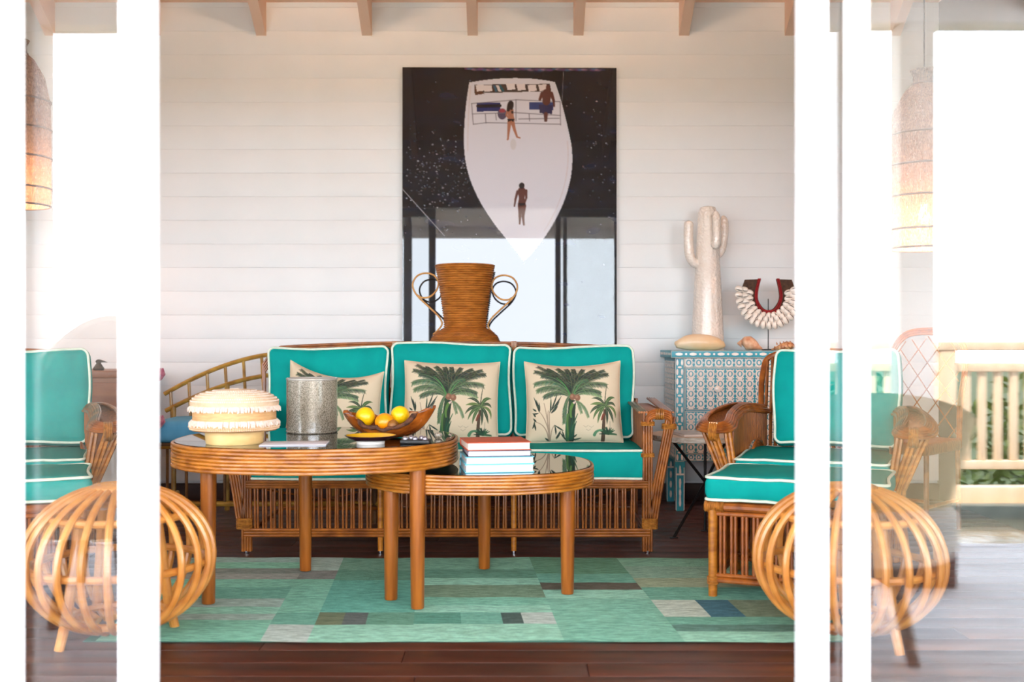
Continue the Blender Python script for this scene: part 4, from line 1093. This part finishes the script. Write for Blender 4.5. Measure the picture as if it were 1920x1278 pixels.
# ================================================================== things on the larger table
TZ = .5865
bk = thing('straw_basket', 'round lidded straw basket with raffia fringes on the taller coffee table', 'basket', (tp(440, 3.80), 3.80, TZ))
MB().lathe([(0, 0), (.098, 0), (.100, .004), (.102, .03), (.104, .052), (0, .052)], 48).build('base', 'straw_base', bk)
MB().lathe([(.10, .046), (.146, .048), (.154, .054), (.153, .066), (.147, .076), (.145, .085), (.145, .122), (.10, .122)], 64).build('band', 'straw_band', bk)
def fringe(z, r, n, ln, flare, seed):
    m = MB(); rr = random.Random(seed)
    for k in range(n):
        a = 2 * PI * k / n + rr.uniform(-.01, .01); c, s = math.cos(a), math.sin(a); d = Vector((-s, c, 0)) * r * PI / n * 1.02; L = ln * rr.uniform(.8, 1.15); f = flare * rr.uniform(.6, 1.3)
        p0 = Vector((r * c, r * s, z)); p1 = Vector(((r + f) * c, (r + f) * s, z - L * .5)); p2 = Vector(((r + f * 1.05) * c, (r + f * 1.05) * s, z - L))
        n_ = Vector((c, s, 0)) * .002
        m.add([p0 - d, p0 + d, p1 + d, p1 - d, p2 + d * .6, p2 - d * .6, p0 - d - n_, p0 + d - n_, p2 + d * .6 - n_, p2 - d * .6 - n_], [(0, 1, 2, 3), (3, 2, 4, 5), (7, 6, 9, 8), (6, 0, 3, 5, 9), (1, 7, 8, 4, 2)])
    return m
def braid(z, r, n=130):
    m = MB()
    for k in range(n):
        a = 2 * PI * k / n; m.ball((r * math.cos(a), r * math.sin(a), z), (.0038, .0038, .003), 6, 4)
    return m
for z_, r_, n_, l_, f_ in ((.086, .149, 190, .020, .008), (.138, .150, 190, .021, .009), (.166, .118, 130, .008, .004)):
    o = fringe(z_, r_, n_, l_, f_, int(z_ * 1000)).build('fringe', 'raffia', bk, smooth=0); o['kind'] = 'stuff'
for kk in (.12, .24, .36, .48, .60, .72):
    o = braid(.139 + .048 * math.sin(kk * PI / 2) + .005, .153 * math.cos(kk * PI / 2) ** .85, int(130 * math.cos(kk * PI / 2))).build('braid', 'raffia', bk); o['kind'] = 'stuff'
for z_, r_ in ((.062, .156), (.055, .153), (.140, .151)):
    o = braid(z_, r_).build('braid', 'straw', bk); o['kind'] = 'stuff'
pr_ = [(.145, .122), (.152, .136)]
for k in range(10):
    for s_ in range(4):
        kk = (k + s_ / 4) / 10; pr_.append((.153 * math.cos(kk * PI / 2) ** .85 + .003 * math.sin(PI * s_ / 4), .139 + .048 * math.sin(kk * PI / 2) + .0062 * math.sin(PI * s_ / 4)))
MB().lathe([(.12, .12)] + pr_ + [(0, .190)], 64).build('lid', 'straw', bk, smooth=15)
m = MB()
for a in range(5): m.ball((.012 * math.cos(a * 1.256), .012 * math.sin(a * 1.256), .191), (.007, .007, .005), 8, 5)
m.build('lid_knot', 'raffia', bk)

cy = thing('mica_cylinder', 'grey speckled mica cylinder vase standing on the coffee table', 'vase', (tp(585, 4.26), 4.26, TZ))
MB().lathe([(0, 0), (.098, 0), (.1015, .004), (.1015, .008), (.1, .009), (.1, .208)], 56).build('body', 'mica', cy)
MB().lathe([(.1, .208), (.1015, .210), (.1015, .216), (.097, .218), (.094, .214), (.093, .06), (0, .05)], 56).build('rim', 'vase_rim', cy)

bw = thing('burl_bowl', 'boat-shaped burl wood bowl with bark edge holding citrus fruit', 'bowl', (tp(727, 4.02), 4.02, TZ))
def bowl(r_in):
    vs = []; n, k_n = 64, 12
    for j in range(k_n + 1):
        v = j / k_n
        for i in range(n):
            a = 2 * PI * i / n; c, s = math.cos(a), math.sin(a)
            rim = .074 + .042 * max(0, c) ** 1.5 + .024 * max(0, -c) ** 2 - .036 * max(0, -s) ** 2 * (1 - abs(c) ** 1.5) + .004 * math.sin(7 * a) + .003 * math.sin(13 * a)
            ra = (.168 + .014 * max(0, c) ** 3) * (v ** .55); rb = .105 * (v ** .55); ra -= r_in * v; rb -= r_in * v
            zz = rim * v ** 2.0 * (1 - .0) + r_in * (1 - v) * 1.2
            vs.append((ra * c * (.93 + .07 * v), rb * s, zz))
    return vs, n, k_n
m = MB(); v1, n, kn = bowl(0); v2, _, _ = bowl(.012)
fs = []
for j in range(kn):
    for i in range(n):
        l = (i + 1) % n; fs.append((j * n + i, (j + 1) * n + i, (j + 1) * n + l, j * n + l)[::-1])
st = len(v1); fs2 = [tuple(st + q for q in f[::-1]) for f in fs]
rimf = [(kn * n + i, kn * n + (i + 1) % n, st + kn * n + (i + 1) % n, st + kn * n + i) for i in range(n)]
m.add(v1 + v2, fs + fs2 + rimf).build('bowl_body', 'burl', bw, smooth=60)
m = MB(); rr = random.Random(2); P = []; RR_ = []
for i in range(41, 57):
    p = Vector(v1[kn * n + i]).lerp(Vector(v2[kn * n + i]), .4); P.append(p + Vector((rr.uniform(-.002, .002), -.003, rr.uniform(-.007, .001)))); RR_.append(rr.uniform(.006, .0115))
RR_[0] = RR_[-1] = .002
m.tube(P, RR_, 8).build('bark_edge', 'burl_bark', bw, smooth=50)
def fruit(name, label, px, py, d, r, mt, sq=(1, 1, 1), grp='fruit in the burl bowl'):
    P = W(px, py, d); t = thing(name, label, 'fruit', P - Vector((0, 0, r[2] if isinstance(r, tuple) else r)), 0, grp)
    rr_ = r if isinstance(r, tuple) else (r, r, r); z = rr_[2]
    b = MB().lathe([(rr_[0] * math.cos(q) * (1 + .0), z + rr_[2] * math.sin(q)) for q in [-PI / 2 + PI * i / 14 for i in range(15)]], 20).build('flesh', mt, t, smooth=80)
    MB().lathe([(0, 2 * z + .001), (.004, 2 * z), (.005, 2 * z - .003)], 8).build('stem_scar', 'brown_fruit', t)
fruit('lemon', 'round yellow lemon on the bark edge side of the bowl', 685, 781, 4.02, .037, 'lemon')
fruit('lemon', 'round yellow lemon beside the high end of the bowl', 750, 778, 4.03, (.036, .036, .035), 'lemon')
fruit('orange', 'deep orange fruit between the two lemons', 721, 791, 3.985, (.0365, .0365, .034), 'orange_fruit')
fruit('passion_fruit', 'small brown fruit beside the orange', 737, 797, 3.955, .021, 'brown_fruit')
fruit('peach', 'pale peach-coloured fruit at the high end of the bowl', 775, 784, 4.05, (.028, .028, .024), 'pale_fruit')

pt = thing('small_plate', 'small dark plate with a yellow inside in front of the bowl', 'plate', (tp(695, 3.78), 3.78, TZ))
MB().lathe([(0, .010), (.048, .010), (.064, .013), (.091, .0285), (.092, .0305), (.088, .0305)], 44).build('dish', 'plate_dark', pt)
MB().lathe([(.088, .0305), (.060, .019), (.045, .015), (0, .0145)], 44).build('glaze', 'plate_yellow', pt)
MB().lathe([(.04, 0), (.049, 0), (.050, .010), (.04, .010)], 36).build('foot', 'plate_foot', pt)

pa = MB().bbox((-.115, -.075, 0), (.115, .075, .003), .001).build('envelope', 'paper', None, (tp(553, 3.775), 3.775, TZ), R(5)); tag(pa, 'pale lavender paper sheet on the taller coffee table', 'paper')
tr = thing('bead_tray', 'small black tray of shiny metal beads beside the bowl', 'tray', (tp(780, 3.80), 3.80, TZ), R(-4))
MB().bbox((-.052, -.035, 0), (.052, .035, .014), .003).build('base', 'black_metal', tr)
for i, (x, y) in enumerate(((-.036, -.018), (0, -.018), (.035, -.018), (-.02, .014), (.018, .014))):
    MB().ball((x, y, .0165), .0105, 12, 8).build('bead', 'lavender_bead', tr)
st_ = tag(MB().ball((0, 0, .011), (.016, .013, .011), 14, 8).build('pebble', 'mica', None, (tp(822, 4.0), 4.0, TZ)), 'small grey polished pebble on the coffee table edge', 'stone')

# ================================================================== books
bx, by, bz = tp(930, 3.92), 3.925, .4795
def book(label, z, th, w, d, cover, pages, rz, off=(0, 0)):
    t = thing('book', label, 'book', (bx + off[0], by + off[1], z), rz, 'stack of books on the lower coffee table')
    for z0 in (0, th - .003): MB().bbox((-w / 2, -d / 2, z0), (w / 2, d / 2, z0 + .003), .0008).build('cover', cover, t)
    MB().bbox((-w / 2, d / 2 - .004, 0), (w / 2, d / 2, th), .0012).build('spine', cover, t)
    MB().box((-w / 2 + .005, -d / 2 + .005, .003), (w / 2 - .005, d / 2 - .004, th - .003)).build('pages', pages, t, smooth=0)
    return t
z = bz; Z9 = R(8)
for (lab, th, w, d, cv_, pg, rz, off) in (('thick white book with pale blue cover at the bottom of the stack', .030, .250, .225, 'book_cyan', 'book_white', Z9, (0, 0)),
        ('white book with cyan edges second from the bottom of the stack', .026, .248, .222, 'book_cyan', 'book_white', Z9, (.001, 0)),
        ('lavender book with navy cover under the red book', .023, .232, .215, 'book_navy', 'book_lavender', Z9 - .01, (.001, .003)),
        ('red-orange hardcover book on top of the stack', .029, .232, .22, 'book_red', 'book_pages', Z9 + .03, (-.005, .004))):
    book(lab, z, th, w, d, cv_, pg, rz, off); z += th

# ================================================================== things on the chest
CZ = .8965
ca_ = thing('cactus_sculpture', 'tall glossy white ceramic cactus with three arms on the inlaid chest', 'sculpture', (tp(1327, 6.2), 6.2, CZ)); kc = 6.2 / F
pf = [(0, 0), (31 * kc, 0), (30 * kc, .06), (26 * kc, .32), (22 * kc, .55), (19 * kc, .72), (17.5 * kc, .80), (14 * kc, .829), (8 * kc, .835), (0, .832)]
pf2 = []
for i in range(len(pf) - 1):
    for j in range(6): t_ = j / 6; pf2.append((pf[i][0] + (pf[i + 1][0] - pf[i][0]) * t_, pf[i][1] + (pf[i + 1][1] - pf[i][1]) * t_))
pf2.append(pf[-1])
MB().lathe(pf2, 40, fr=lambda a, z: 1 + .02 * math.cos(12 * a)).build('trunk', 'cactus', ca_, smooth=60)
def carm(pts, r): MB().tube(smooth_path(pts, 6), r, 12).build('arm', 'cactus', ca_, smooth=60)
def cz(y): return CAMZ - (y - 639) * kc - CZ
def carm2(lst, rr):
    P = smooth_path([((x - 1327) * kc, yy, cz(y)) for x, y, yy in lst], 6); n_ = len(P)
    MB().tube(P, [rr * (1 if i < n_ - 4 else (.92, .75, .5, .15)[i - n_ + 4]) for i in range(n_)], 12).build('arm', 'cactus', ca_, smooth=60)
carm2([(1312, 496, -.01), (1300, 492, -.015), (1292, 478, -.02), (1290, 450, -.02), (1290, 425, -.02), (1291, 414, -.02)], .028)
carm2([(1342, 478, .02), (1352, 470, .02), (1357, 450, .02), (1359, 425, .02), (1357.5, 403, .02)], .027)
carm2([(1336, 455, -.055), (1337, 462, -.085), (1338, 450, -.092), (1338, 425, -.09), (1337, 398, -.085)], .025)
ms = thing('melon_shell', 'large smooth cream seashell lying beside the cactus', 'shell', (tp(1313, 6.04), 6.04, CZ)); ks = 6.04 / F
P = [(-46, .017), (-40, .026), (-28, .040), (-14, .047), (2, .049), (18, .045), (32, .036), (42, .022), (46, .008)]
MB().tube([(x * ks, 0, .046 - (.046 - r) * .55 + (.0 if x < 0 else -.004)) for x, r in P], [r for x, r in P], 20).build('body', 'shell_cream', ms, smooth=70)
m = MB(); m.ball((-.135, 0, .040), (.012, .014, .014), 12, 8); m.build('spire', 'shell_cream', ms)
def conch(name, label, px, d, r, ln, mt, spikes, rz):
    t = thing(name, label, 'shell', (tp(px, d), d, CZ), rz)
    pts = [(-ln * .5, 0, r * .9), (-ln * .35, 0, r), (-ln * .15, 0, r * .95), (ln * .1, 0, r * .7), (ln * .3, 0, r * .42), (ln * .5, 0, r * .2)]
    MB().tube(smooth_path(pts, 4), [q for q in np.interp(np.linspace(0, 5, 21), range(6), [r * .25, r * .85, r, r * .7, r * .36, r * .08])], 18).build('whorl', mt, t, smooth=70)
    m = MB()
    for k in range(4): m.tube([(-ln * .5 - k * .006, 0, r * .95)] * 1 + [(-ln * .5 - k * .006 - .007, 0, r * .95)], [r * (.55 - .12 * k), r * (.45 - .12 * k)], 14)
    m.build('spire', mt, t)
    if spikes:
        m = MB()
        for k in range(16):
            a = 2 * PI * (k % 6) / 6 + k; x = -ln * .4 + ln * .8 * k / 16; rr_ = r * (.95 - .6 * k / 16)
            c = Vector((x, math.cos(a) * rr_, r * .8 + math.sin(a) * rr_)); c.z = max(c.z, .006); m.cyl(c, c + Vector((.004, math.cos(a) * .012, abs(math.sin(a)) * .012 + .003)), .006, .001, 6)
        m.build('spikes', mt, t)
conch('conch_shell', 'small pinkish conch shell under the shell necklace', 1410, 6.05, .042, .115, 'shell_pink', False, R(-14))
conch('murex_shell', 'spiky brown-striped seashell on the chest near the armchair', 1468, 6.03, .026, .13, 'shell_tiger', True, R(175))
nk = thing('shell_necklace', 'cowrie shell necklace with red beads displayed on a thin stand', 'necklace', (tp(1441, 6.12), 6.12, CZ)); kn_ = 6.12 / F
def nz(y): return CAMZ - (y - 639) * kn_ - CZ
MB().lathe([(0, 0), (.04, 0), (.04, .006), (.006, .009), (0, .01)], 20).build('stand_base', 'black_metal', nk)
MB().cyl((0, .008, .005), (0, .008, nz(560)), .0028, seg=8).build('stand_rod', 'black_metal', nk)
def ucurve(rx, ry, n_, top=0.0):
    out = []
    for i in range(n_ + 1):
        a = PI * (1 + i / n_) ; out.append((rx * math.cos(a), ry * math.sin(a)))
    return out
inn = [(-14, 523), (-19, 545), (-19, 562), (-10, 577), (0, 581), (10, 577), (19, 562), (19, 545), (14, 523)]
outn = [(-44, 524), (-50, 545), (-46, 572), (-28, 596), (0, 606), (28, 596), (46, 572), (50, 545), (44, 524)]
a_ = smooth_path([(x * kn_, 0, nz(y)) for x, y in inn], 5); b_ = smooth_path([(x * kn_, .004, nz(y)) for x, y in outn], 5); n_ = len(a_)
MB().add(a_ + b_ + [p + Vector((0, .006, 0)) for p in a_] + [p + Vector((0, .006, 0)) for p in b_],
         [(i, i + 1, n_ + i + 1, n_ + i) for i in range(n_ - 1)] + [(2 * n_ + i, 3 * n_ + i, 3 * n_ + i + 1, 2 * n_ + i + 1) for i in range(n_ - 1)] + [(i, 2 * n_ + i, 2 * n_ + i + 1, i + 1) for i in range(n_ - 1)] + [(n_ + i, n_ + i + 1, 3 * n_ + i + 1, 3 * n_ + i) for i in range(n_ - 1)]).build('collar', 'collar_brown', nk)
m = MB()
for off_ in (2, 5):
    P = smooth_path([((x + math.copysign(off_, x) if abs(x) > 3 else x) * kn_, -.004, nz(y + (off_ if abs(x) < 12 and y > 560 else 0))) for x, y in inn], 9)
    for p in P: m.ball(p, .005, 6, 4)
m.build('beads', 'bead_red', nk)['kind'] = 'stuff'
m = MB(); m.ball((0, 0, 0), (.0185, .012, .0245), 10, 7); 
me = m.mesh('cowrie', 60); me.materials.append(MATS['cowrie'])
ms_ = MB().tube([(.006, -.0105, -.018), (.008, -.0122, 0), (.006, -.0105, .018)], [.001, .0026, .001], 5).mesh('slit'); ms_.materials.append(MATS['dark_carving'])
rr = random.Random(12)
for (ra, nn, dy) in ((37, 13, 0), (47, 16, -.006), (57, 19, -.012)):
    for k in range(nn):
        a = R(172 + 196 * k / (nn - 1)) if ra < 60 else 0
        x = ra * math.cos(a) * 1.0; y = 548 - (ra * .98) * math.sin(a) * 1.08 * (1 if True else 1) + (2 if ra > 40 else 6)
        th = math.atan2(math.cos(a), -math.sin(a))
        o = link('cowrie', me, nk, (x * kn_, -.008 + dy + rr.uniform(-.002, .002), nz(y))); o.rotation_euler = (rr.uniform(-.15, .15), -th + rr.uniform(-.25, .25) if False else th * -1 + rr.uniform(-.2, .2), 0)
        s_ = link('slit', ms_, o)

# ================================================================== folding table with magazines
ft = thing('folding_table', 'small round folding table with worn white slats and black iron legs', 'side table', (.93, 5.30, 0))
fr_ = .245; ns = 7
for k in range(ns):
    y0 = -fr_ + 2 * fr_ * k / ns + .002; y1 = -fr_ + 2 * fr_ * (k + 1) / ns - .002
    xa = math.sqrt(max(0, fr_ ** 2 - y0 ** 2)); xb = math.sqrt(max(0, fr_ ** 2 - y1 ** 2)); ym = (y0 + y1) / 2; xm = math.sqrt(fr_ ** 2 - ym ** 2)
    v = [(-xa, y0), (xa, y0), (xm, ym), (xb, y1), (-xb, y1), (-xm, ym)]
    MB().add([(x, y, .468) for x, y in v] + [(x, y, .488) for x, y in v], [(5, 4, 3, 2, 1, 0), (6, 7, 8, 9, 10, 11)] + [(i, (i + 1) % 6, 6 + (i + 1) % 6, 6 + i) for i in range(6)]).build('slat', 'table_worn', ft, smooth=0)
MB().tube([(fr_ * .985 * math.cos(2 * PI * i / 48), fr_ * .985 * math.sin(2 * PI * i / 48), .470) for i in range(48)], .008, 6, closed=True).build('rim', 'table_worn', ft)
J = (.03, 0, .25)
for a, b in (((-.15, -.12, .466), J), ((-.15, -.16, .004), J), (J, (.17, .12, .466)), ((.035, .03, .004), (.03, .0, .466)), ((.19, .12, .004), J)):
    MB().cyl(a, b, .0072, seg=8).build('leg_rod', 'black_metal', ft)
for p in ((-.15, -.16), (.035, .03), (.19, .12)): MB().bbox((p[0] - .02, p[1] - .008, 0), (p[0] + .02, p[1] + .008, .006), .002).build('foot', 'black_metal', ft)
mat('mag_grey', (150, 148, 146), (190, 188, 184), rough=.4, scale=8)
mg = thing('magazine', 'grey magazine lying on the folding table', 'magazine', (.895, 5.27, .488), R(12))
MB().bbox((-.09, -.11, 0), (.09, .11, .010), .001).build('pages', 'book_pages', mg); MB().bbox((-.09, -.11, .010), (.09, .11, .0115), .0005).build('cover', 'mag_grey', mg)

# ================================================================== bamboo settee behind the sofa
bs = thing('bamboo_settee', 'yellow bamboo settee with arched ladder back and blue seat', 'settee', (-1.30, 6.0, 0))
def barc(z0, z1, x):
    u = abs(x) / .65; return z1 - (z1 - z0) * u ** 1.7
up = [(-.655 + 1.31 * i / 30, .0, barc(.655, .878, -.655 + 1.31 * i / 30)) for i in range(31)]
lo_ = [(-.645 + 1.29 * i / 30, -.01, barc(.555, .762, -.645 + 1.29 * i / 30)) for i in range(31)]
MB().tube(up, .0125, 8).build('back_rail', 'bamboo', bs); MB().tube(lo_, .0125, 8).build('back_rail', 'bamboo', bs)
for k in range(13):
    x = -.615 + k * .1025; MB().cyl((x + .01, -.005, barc(.555, .762, x) - .16), (x - .006, 0, barc(.655, .878, x)), .009, seg=8).build('back_spindle', 'bamboo', bs)
for x in (-.60, -.3, 0, .3, .60):
    MB().cyl((x, -.01, 0), (x, -.01, barc(.555, .762, x)), .014, seg=8).build('back_post', 'bamboo', bs)
for x in (-.58, .58):
    MB().cyl((x, -.43, 0), (x, -.43, .40), .016, seg=8).build('front_leg', 'bamboo_dark', bs)
    MB().cyl((x, -.44, .40), (x, .0, .40), .014, seg=8).build('side_rail', 'bamboo_dark', bs); MB().cyl((x, -.44, .10), (x, .0, .10), .012, seg=8).build('side_rail', 'bamboo', bs)
for z_, y_ in ((.40, -.43), (.10, -.43), (.40, -.01)): MB().cyl((-.6, y_, z_), (.6, y_, z_), .014, seg=8).build('cross_rail', 'bamboo', bs)
for k in range(11): MB().cyl((-.5 + k * .1, -.43, .10), (-.5 + k * .1, -.43, .40), .008, seg=6).build('front_spindle', 'bamboo_dark', bs)
MB().bbox((-.60, -.45, .402), (.60, -.02, .418), .004).build('seat_deck', 'bamboo_dark', bs)
def bf(P): return P
tag(MB().rbox((0, 0, .055), (.605, .215, .055), .035, (12, 6, 2), lambda P: Vector((P.x, P.y, P.z + (.012 * (1 - (P.x / .61) ** 2) if P.z > 0 else 0)))).build('settee_cushion', 'cushion_blue', None, (-1.30, 5.765, .4185), smooth=60), 'light blue seat cushion on the bamboo settee', 'cushion')

# ================================================================== sideboard corner
sb = thing('sideboard', 'brown wooden sideboard against the white wall behind the armchair', 'sideboard', (-2.72, 6.13, 0))
MB().bbox((-.62, -.22, .745), (.62, .24, .785), .006).build('top', 'sideboard_wood', sb)
MB().bbox((-.59, -.20, .12), (.59, .24, .745), .004).build('body', 'sideboard_wood', sb)
for x in (-.295, .295):
    d = MB().bbox((x - .28, -.215, .15), (x + .28, -.198, .72), .004).build('door', 'sideboard_wood', sb)
    MB().ball((x - .22 * (1 if x > 0 else -1), -.225, .44), .014, 10, 6).build('knob', 'black_metal', d)
for x in (-.55, .55):
    for y in (-.17, .19): MB().bbox((x - .03, y - .03, 0), (x + .03, y + .03, .12), .003).build('foot', 'sideboard_wood', sb)
bd = thing('bird_carving', 'dark carved bird with a pointed beak on the sideboard', 'carving', (-2.325, 6.0, .785)); bd.scale = (.62, .62, .5)
MB().lathe([(0, 0), (.045, 0), (.05, .02), (.035, .05), (.022, .075), (.02, .085)], 16).build('body', 'dark_carving', bd)
MB().ball((0, 0, .10), (.028, .024, .024), 14, 8).build('head', 'dark_carving', bd)
MB().tube([(.015, 0, .104), (.04, 0, .100), (.082, 0, .090)], [.017, .011, .001], 10).build('beak', 'dark_carving', bd)
fv = thing('flower_vase', 'white floor vase with pink protea flowers beside the bamboo settee', 'vase', (-2.08, 5.55, 0))
MB().lathe([(0, 0), (.06, 0), (.085, .10), (.08, .26), (.045, .38), (.05, .42), (.04, .42), (.03, .3), (0, .28)], 28).build('vessel', 'ceramic_white', fv)
for tx, ty, tz in ((.25, -.03, .52), (.24, .0, .765), (.12, .04, .70)):
    MB().tube(smooth_path([(0, 0, .30), (tx * .35, ty * .4, .48 if tz > .6 else .46), (tx, ty, tz)], 5), .005, 6).build('stalk', 'stem', fv)
    m = MB(); m.ball((tx, ty, tz + .01), (.026, .026, .034), 16, 10)
    for k in range(14):
        a = 2 * PI * k / 14; c, s = math.cos(a), math.sin(a); m.tube([(tx + .012 * c, ty + .012 * s, tz - .015), (tx + .028 * c, ty + .028 * s, tz + .012), (tx + .024 * c, ty + .024 * s, tz + .045)], [.005, .008, .001], 8)
    m.build('blossom', 'protea', fv)

# ================================================================== lattice-back chair by the dark wall
lc = thing('lattice_chair', 'rattan side chair with a tall diamond lattice back', 'chair', (2.12, 5.50, 0), R(-44)); lc.scale = (.78, .9, 1)
fp = [(-.235, 0, .42), (-.228, .03, .62), (-.245, .06, .80), (-.235, .075, .91), (-.15, .085, .985), (0, .09, 1.0), (.15, .085, .985), (.235, .075, .91), (.245, .06, .80), (.228, .03, .62), (.235, 0, .42)]
for k in range(3):
    c = Vector((0, .05, .70)); P = [Vector(p) for p in fp]; P = [p + (Vector((p.x, 0, (p.z - .7) * .7)).normalized() * .013 * (k - 1)) for p in P]
    MB().tube(smooth_path(P, 6), .0075, 6).build('back_frame', 'rattan_red', lc)
def inside(x, z): return abs(x) < .215 and z > .45 and z < .975 - .1 * max(0, (abs(x) - .08) / .14) ** 2
for s in (-1, 1):
    for k in range(-14, 15):
        pts = [(t_ - .35 + 0, .70 + s * ((t_ - .35) - k * .125) * 1.1) for t_ in [i * .01 for i in range(71)]]
        ins = [p for p in pts if inside(*p)]
        if len(ins) > 3:
            a, b = ins[0], ins[-1]; MB().cyl((a[0], .03 + .07 * (a[1] - .45), a[1]), (b[0], .03 + .07 * (b[1] - .45), b[1]), .0036, seg=6).build('lattice_cane', 'rattan_dark', lc)
MB().rbox((0, -.22, .43), (.25, .235, .03), .02, (6, 6, 1)).build('seat', 'reed_panel', lc)
for x in (-.225, .225):
    MB().cyl((x, -.42, 0), (x, -.42, .42), .016, seg=8).build('leg', 'rattan_red', lc); MB().cyl((x, .02, 0), (x, 0, .44), .016, seg=8).build('leg', 'rattan_red', lc)
    MB().cyl((x, -.42, .15), (x, .02, .15), .01, seg=8).build('stretcher', 'rattan_red', lc)
MB().cyl((-.225, -.42, .18), (.225, -.42, .18), .01, seg=8).build('stretcher', 'rattan_red', lc)

# ================================================================== woven pendants
def open_weave(m, amount):
    N = m.node_tree.nodes; L = m.node_tree.links; out = N['Material Output']; src = out.inputs[0].links[0].from_socket
    tc = N.new('ShaderNodeTexCoord'); no = N.new('ShaderNodeTexNoise'); no.inputs['Scale'].default_value = 160
    mp = N.new('ShaderNodeMapping'); mp.inputs['Scale'].default_value = (1, 1, .35); L.new(tc.outputs['Object'], mp.inputs[0]); L.new(mp.outputs[0], no.inputs['Vector'])
    mr = N.new('ShaderNodeMapRange'); mr.inputs[1].default_value = .35; mr.inputs[2].default_value = .65; mr.inputs[4].default_value = amount
    L.new(no.outputs['Fac'], mr.inputs[0]); t = N.new('ShaderNodeBsdfTransparent'); x = N.new('ShaderNodeMixShader')
    L.new(mr.outputs[0], x.inputs[0]); L.new(src, x.inputs[1]); L.new(t.outputs[0], x.inputs[2]); L.new(x.outputs[0], out.inputs[0])
open_weave(MATS['lamp_weave'], .6)
def pendant(label, loc, ceil_z, watts):
    t = thing('pendant_lamp', label, 'lamp', loc, 0, 'tall woven pendant lamps')
    pf_ = [(.165, 0), (.172, .02), (.172, .40), (.168, .55), (.140, .68), (.090, .77), (.055, .80), (.052, .84), (.066, .87)]
    m = MB(); n_ = 40; 
    inner = [(r - .004, z_) for r, z_ in pf_]
    m.lathe(pf_ + inner[::-1] + [pf_[0]], 40); m.build('shade', 'lamp_weave', t, smooth=50)
    for z_, r in ((0.0, .168), (.09, .174), (.25, .174), (.40, .174), (.55, .170), (.80, .056)):
        MB().tube([(r * math.cos(2 * PI * i / 40), r * math.sin(2 * PI * i / 40), z_) for i in range(40)], .005, 6, closed=True).build('hoop', 'lamp_ring', t)
    MB().cyl((0, 0, .26), (0, 0, ceil_z - loc[2]), .004, seg=6).build('cord', 'black_metal', t)
    MB().cyl((0, 0, .215), (0, 0, .27), .016, seg=10).build('socket', 'bulb_cap', t)
    MB().lathe([(0, .12), (.014, .124), (.026, .145), (.027, .165), (.018, .195), (.013, .22)], 16).build('bulb', 'bulb', t)
    ld = bpy.data.lights.new('bulb_light', 'POINT'); ld.energy = watts; ld.color = (1.0, .50, .30); ld.shadow_soft_size = .05
    lo2 = bpy.data.objects.new('bulb_light', ld); COL.objects.link(lo2); lo2.parent = t; lo2.location = (0, 0, .06)
def cz_at(y): return ZW + .2 + SL * ((YB - RID) - abs(y - RID))
pendant('tall woven pendant lamp with a glowing bulb hanging near the dark wall', (tp(1733, 5.2), 5.2, 1.40), cz_at(5.2), 20)
pendant('tall woven pendant lamp with a glowing bulb hanging over the sideboard armchair', (tp(30, 5.6), 5.6, 1.66), cz_at(5.6), 9)

# ================================================================== two unseen spotlights added under the ridge to warm the upper back wall
def spotlight(label, x):
    p = Vector((x, RID, ZW + SL * (YB - RID) - .02)); t = thing('added_spotlight', label, 'spotlight', p - Vector((0, 0, .22)), 0, 'spotlights added under the ridge')
    aim = (Vector((x, YB, 3.15)) - (p - Vector((0, 0, .14)))).normalized(); c = Vector((0, 0, .08))
    MB().cyl((0, 0, .08), (0, 0, .235), .008, seg=8).build('stem', 'white_frame', t)
    MB().tube([c - aim * .05, c + aim * .05, c + aim * .06], [.034, .04, .036], 16, caps=False).build('housing', 'white_frame', t)
    ld = bpy.data.lights.new('spot_light', 'SPOT'); ld.energy = 58; ld.color = (1.0, .62, .38); ld.spot_size = R(115); ld.spot_blend = 1.0; ld.shadow_soft_size = .04
    o = bpy.data.objects.new('spot_light', ld); COL.objects.link(o); o.parent = t; o.location = c + aim * .065; o.rotation_euler = aim.to_track_quat('-Z', 'Y').to_euler()
spotlight('small white unseen spotlight added under the ridge, aimed above the boat photograph', .75)
spotlight('small white unseen spotlight added under the ridge, aimed above the bamboo settee', -1.15)
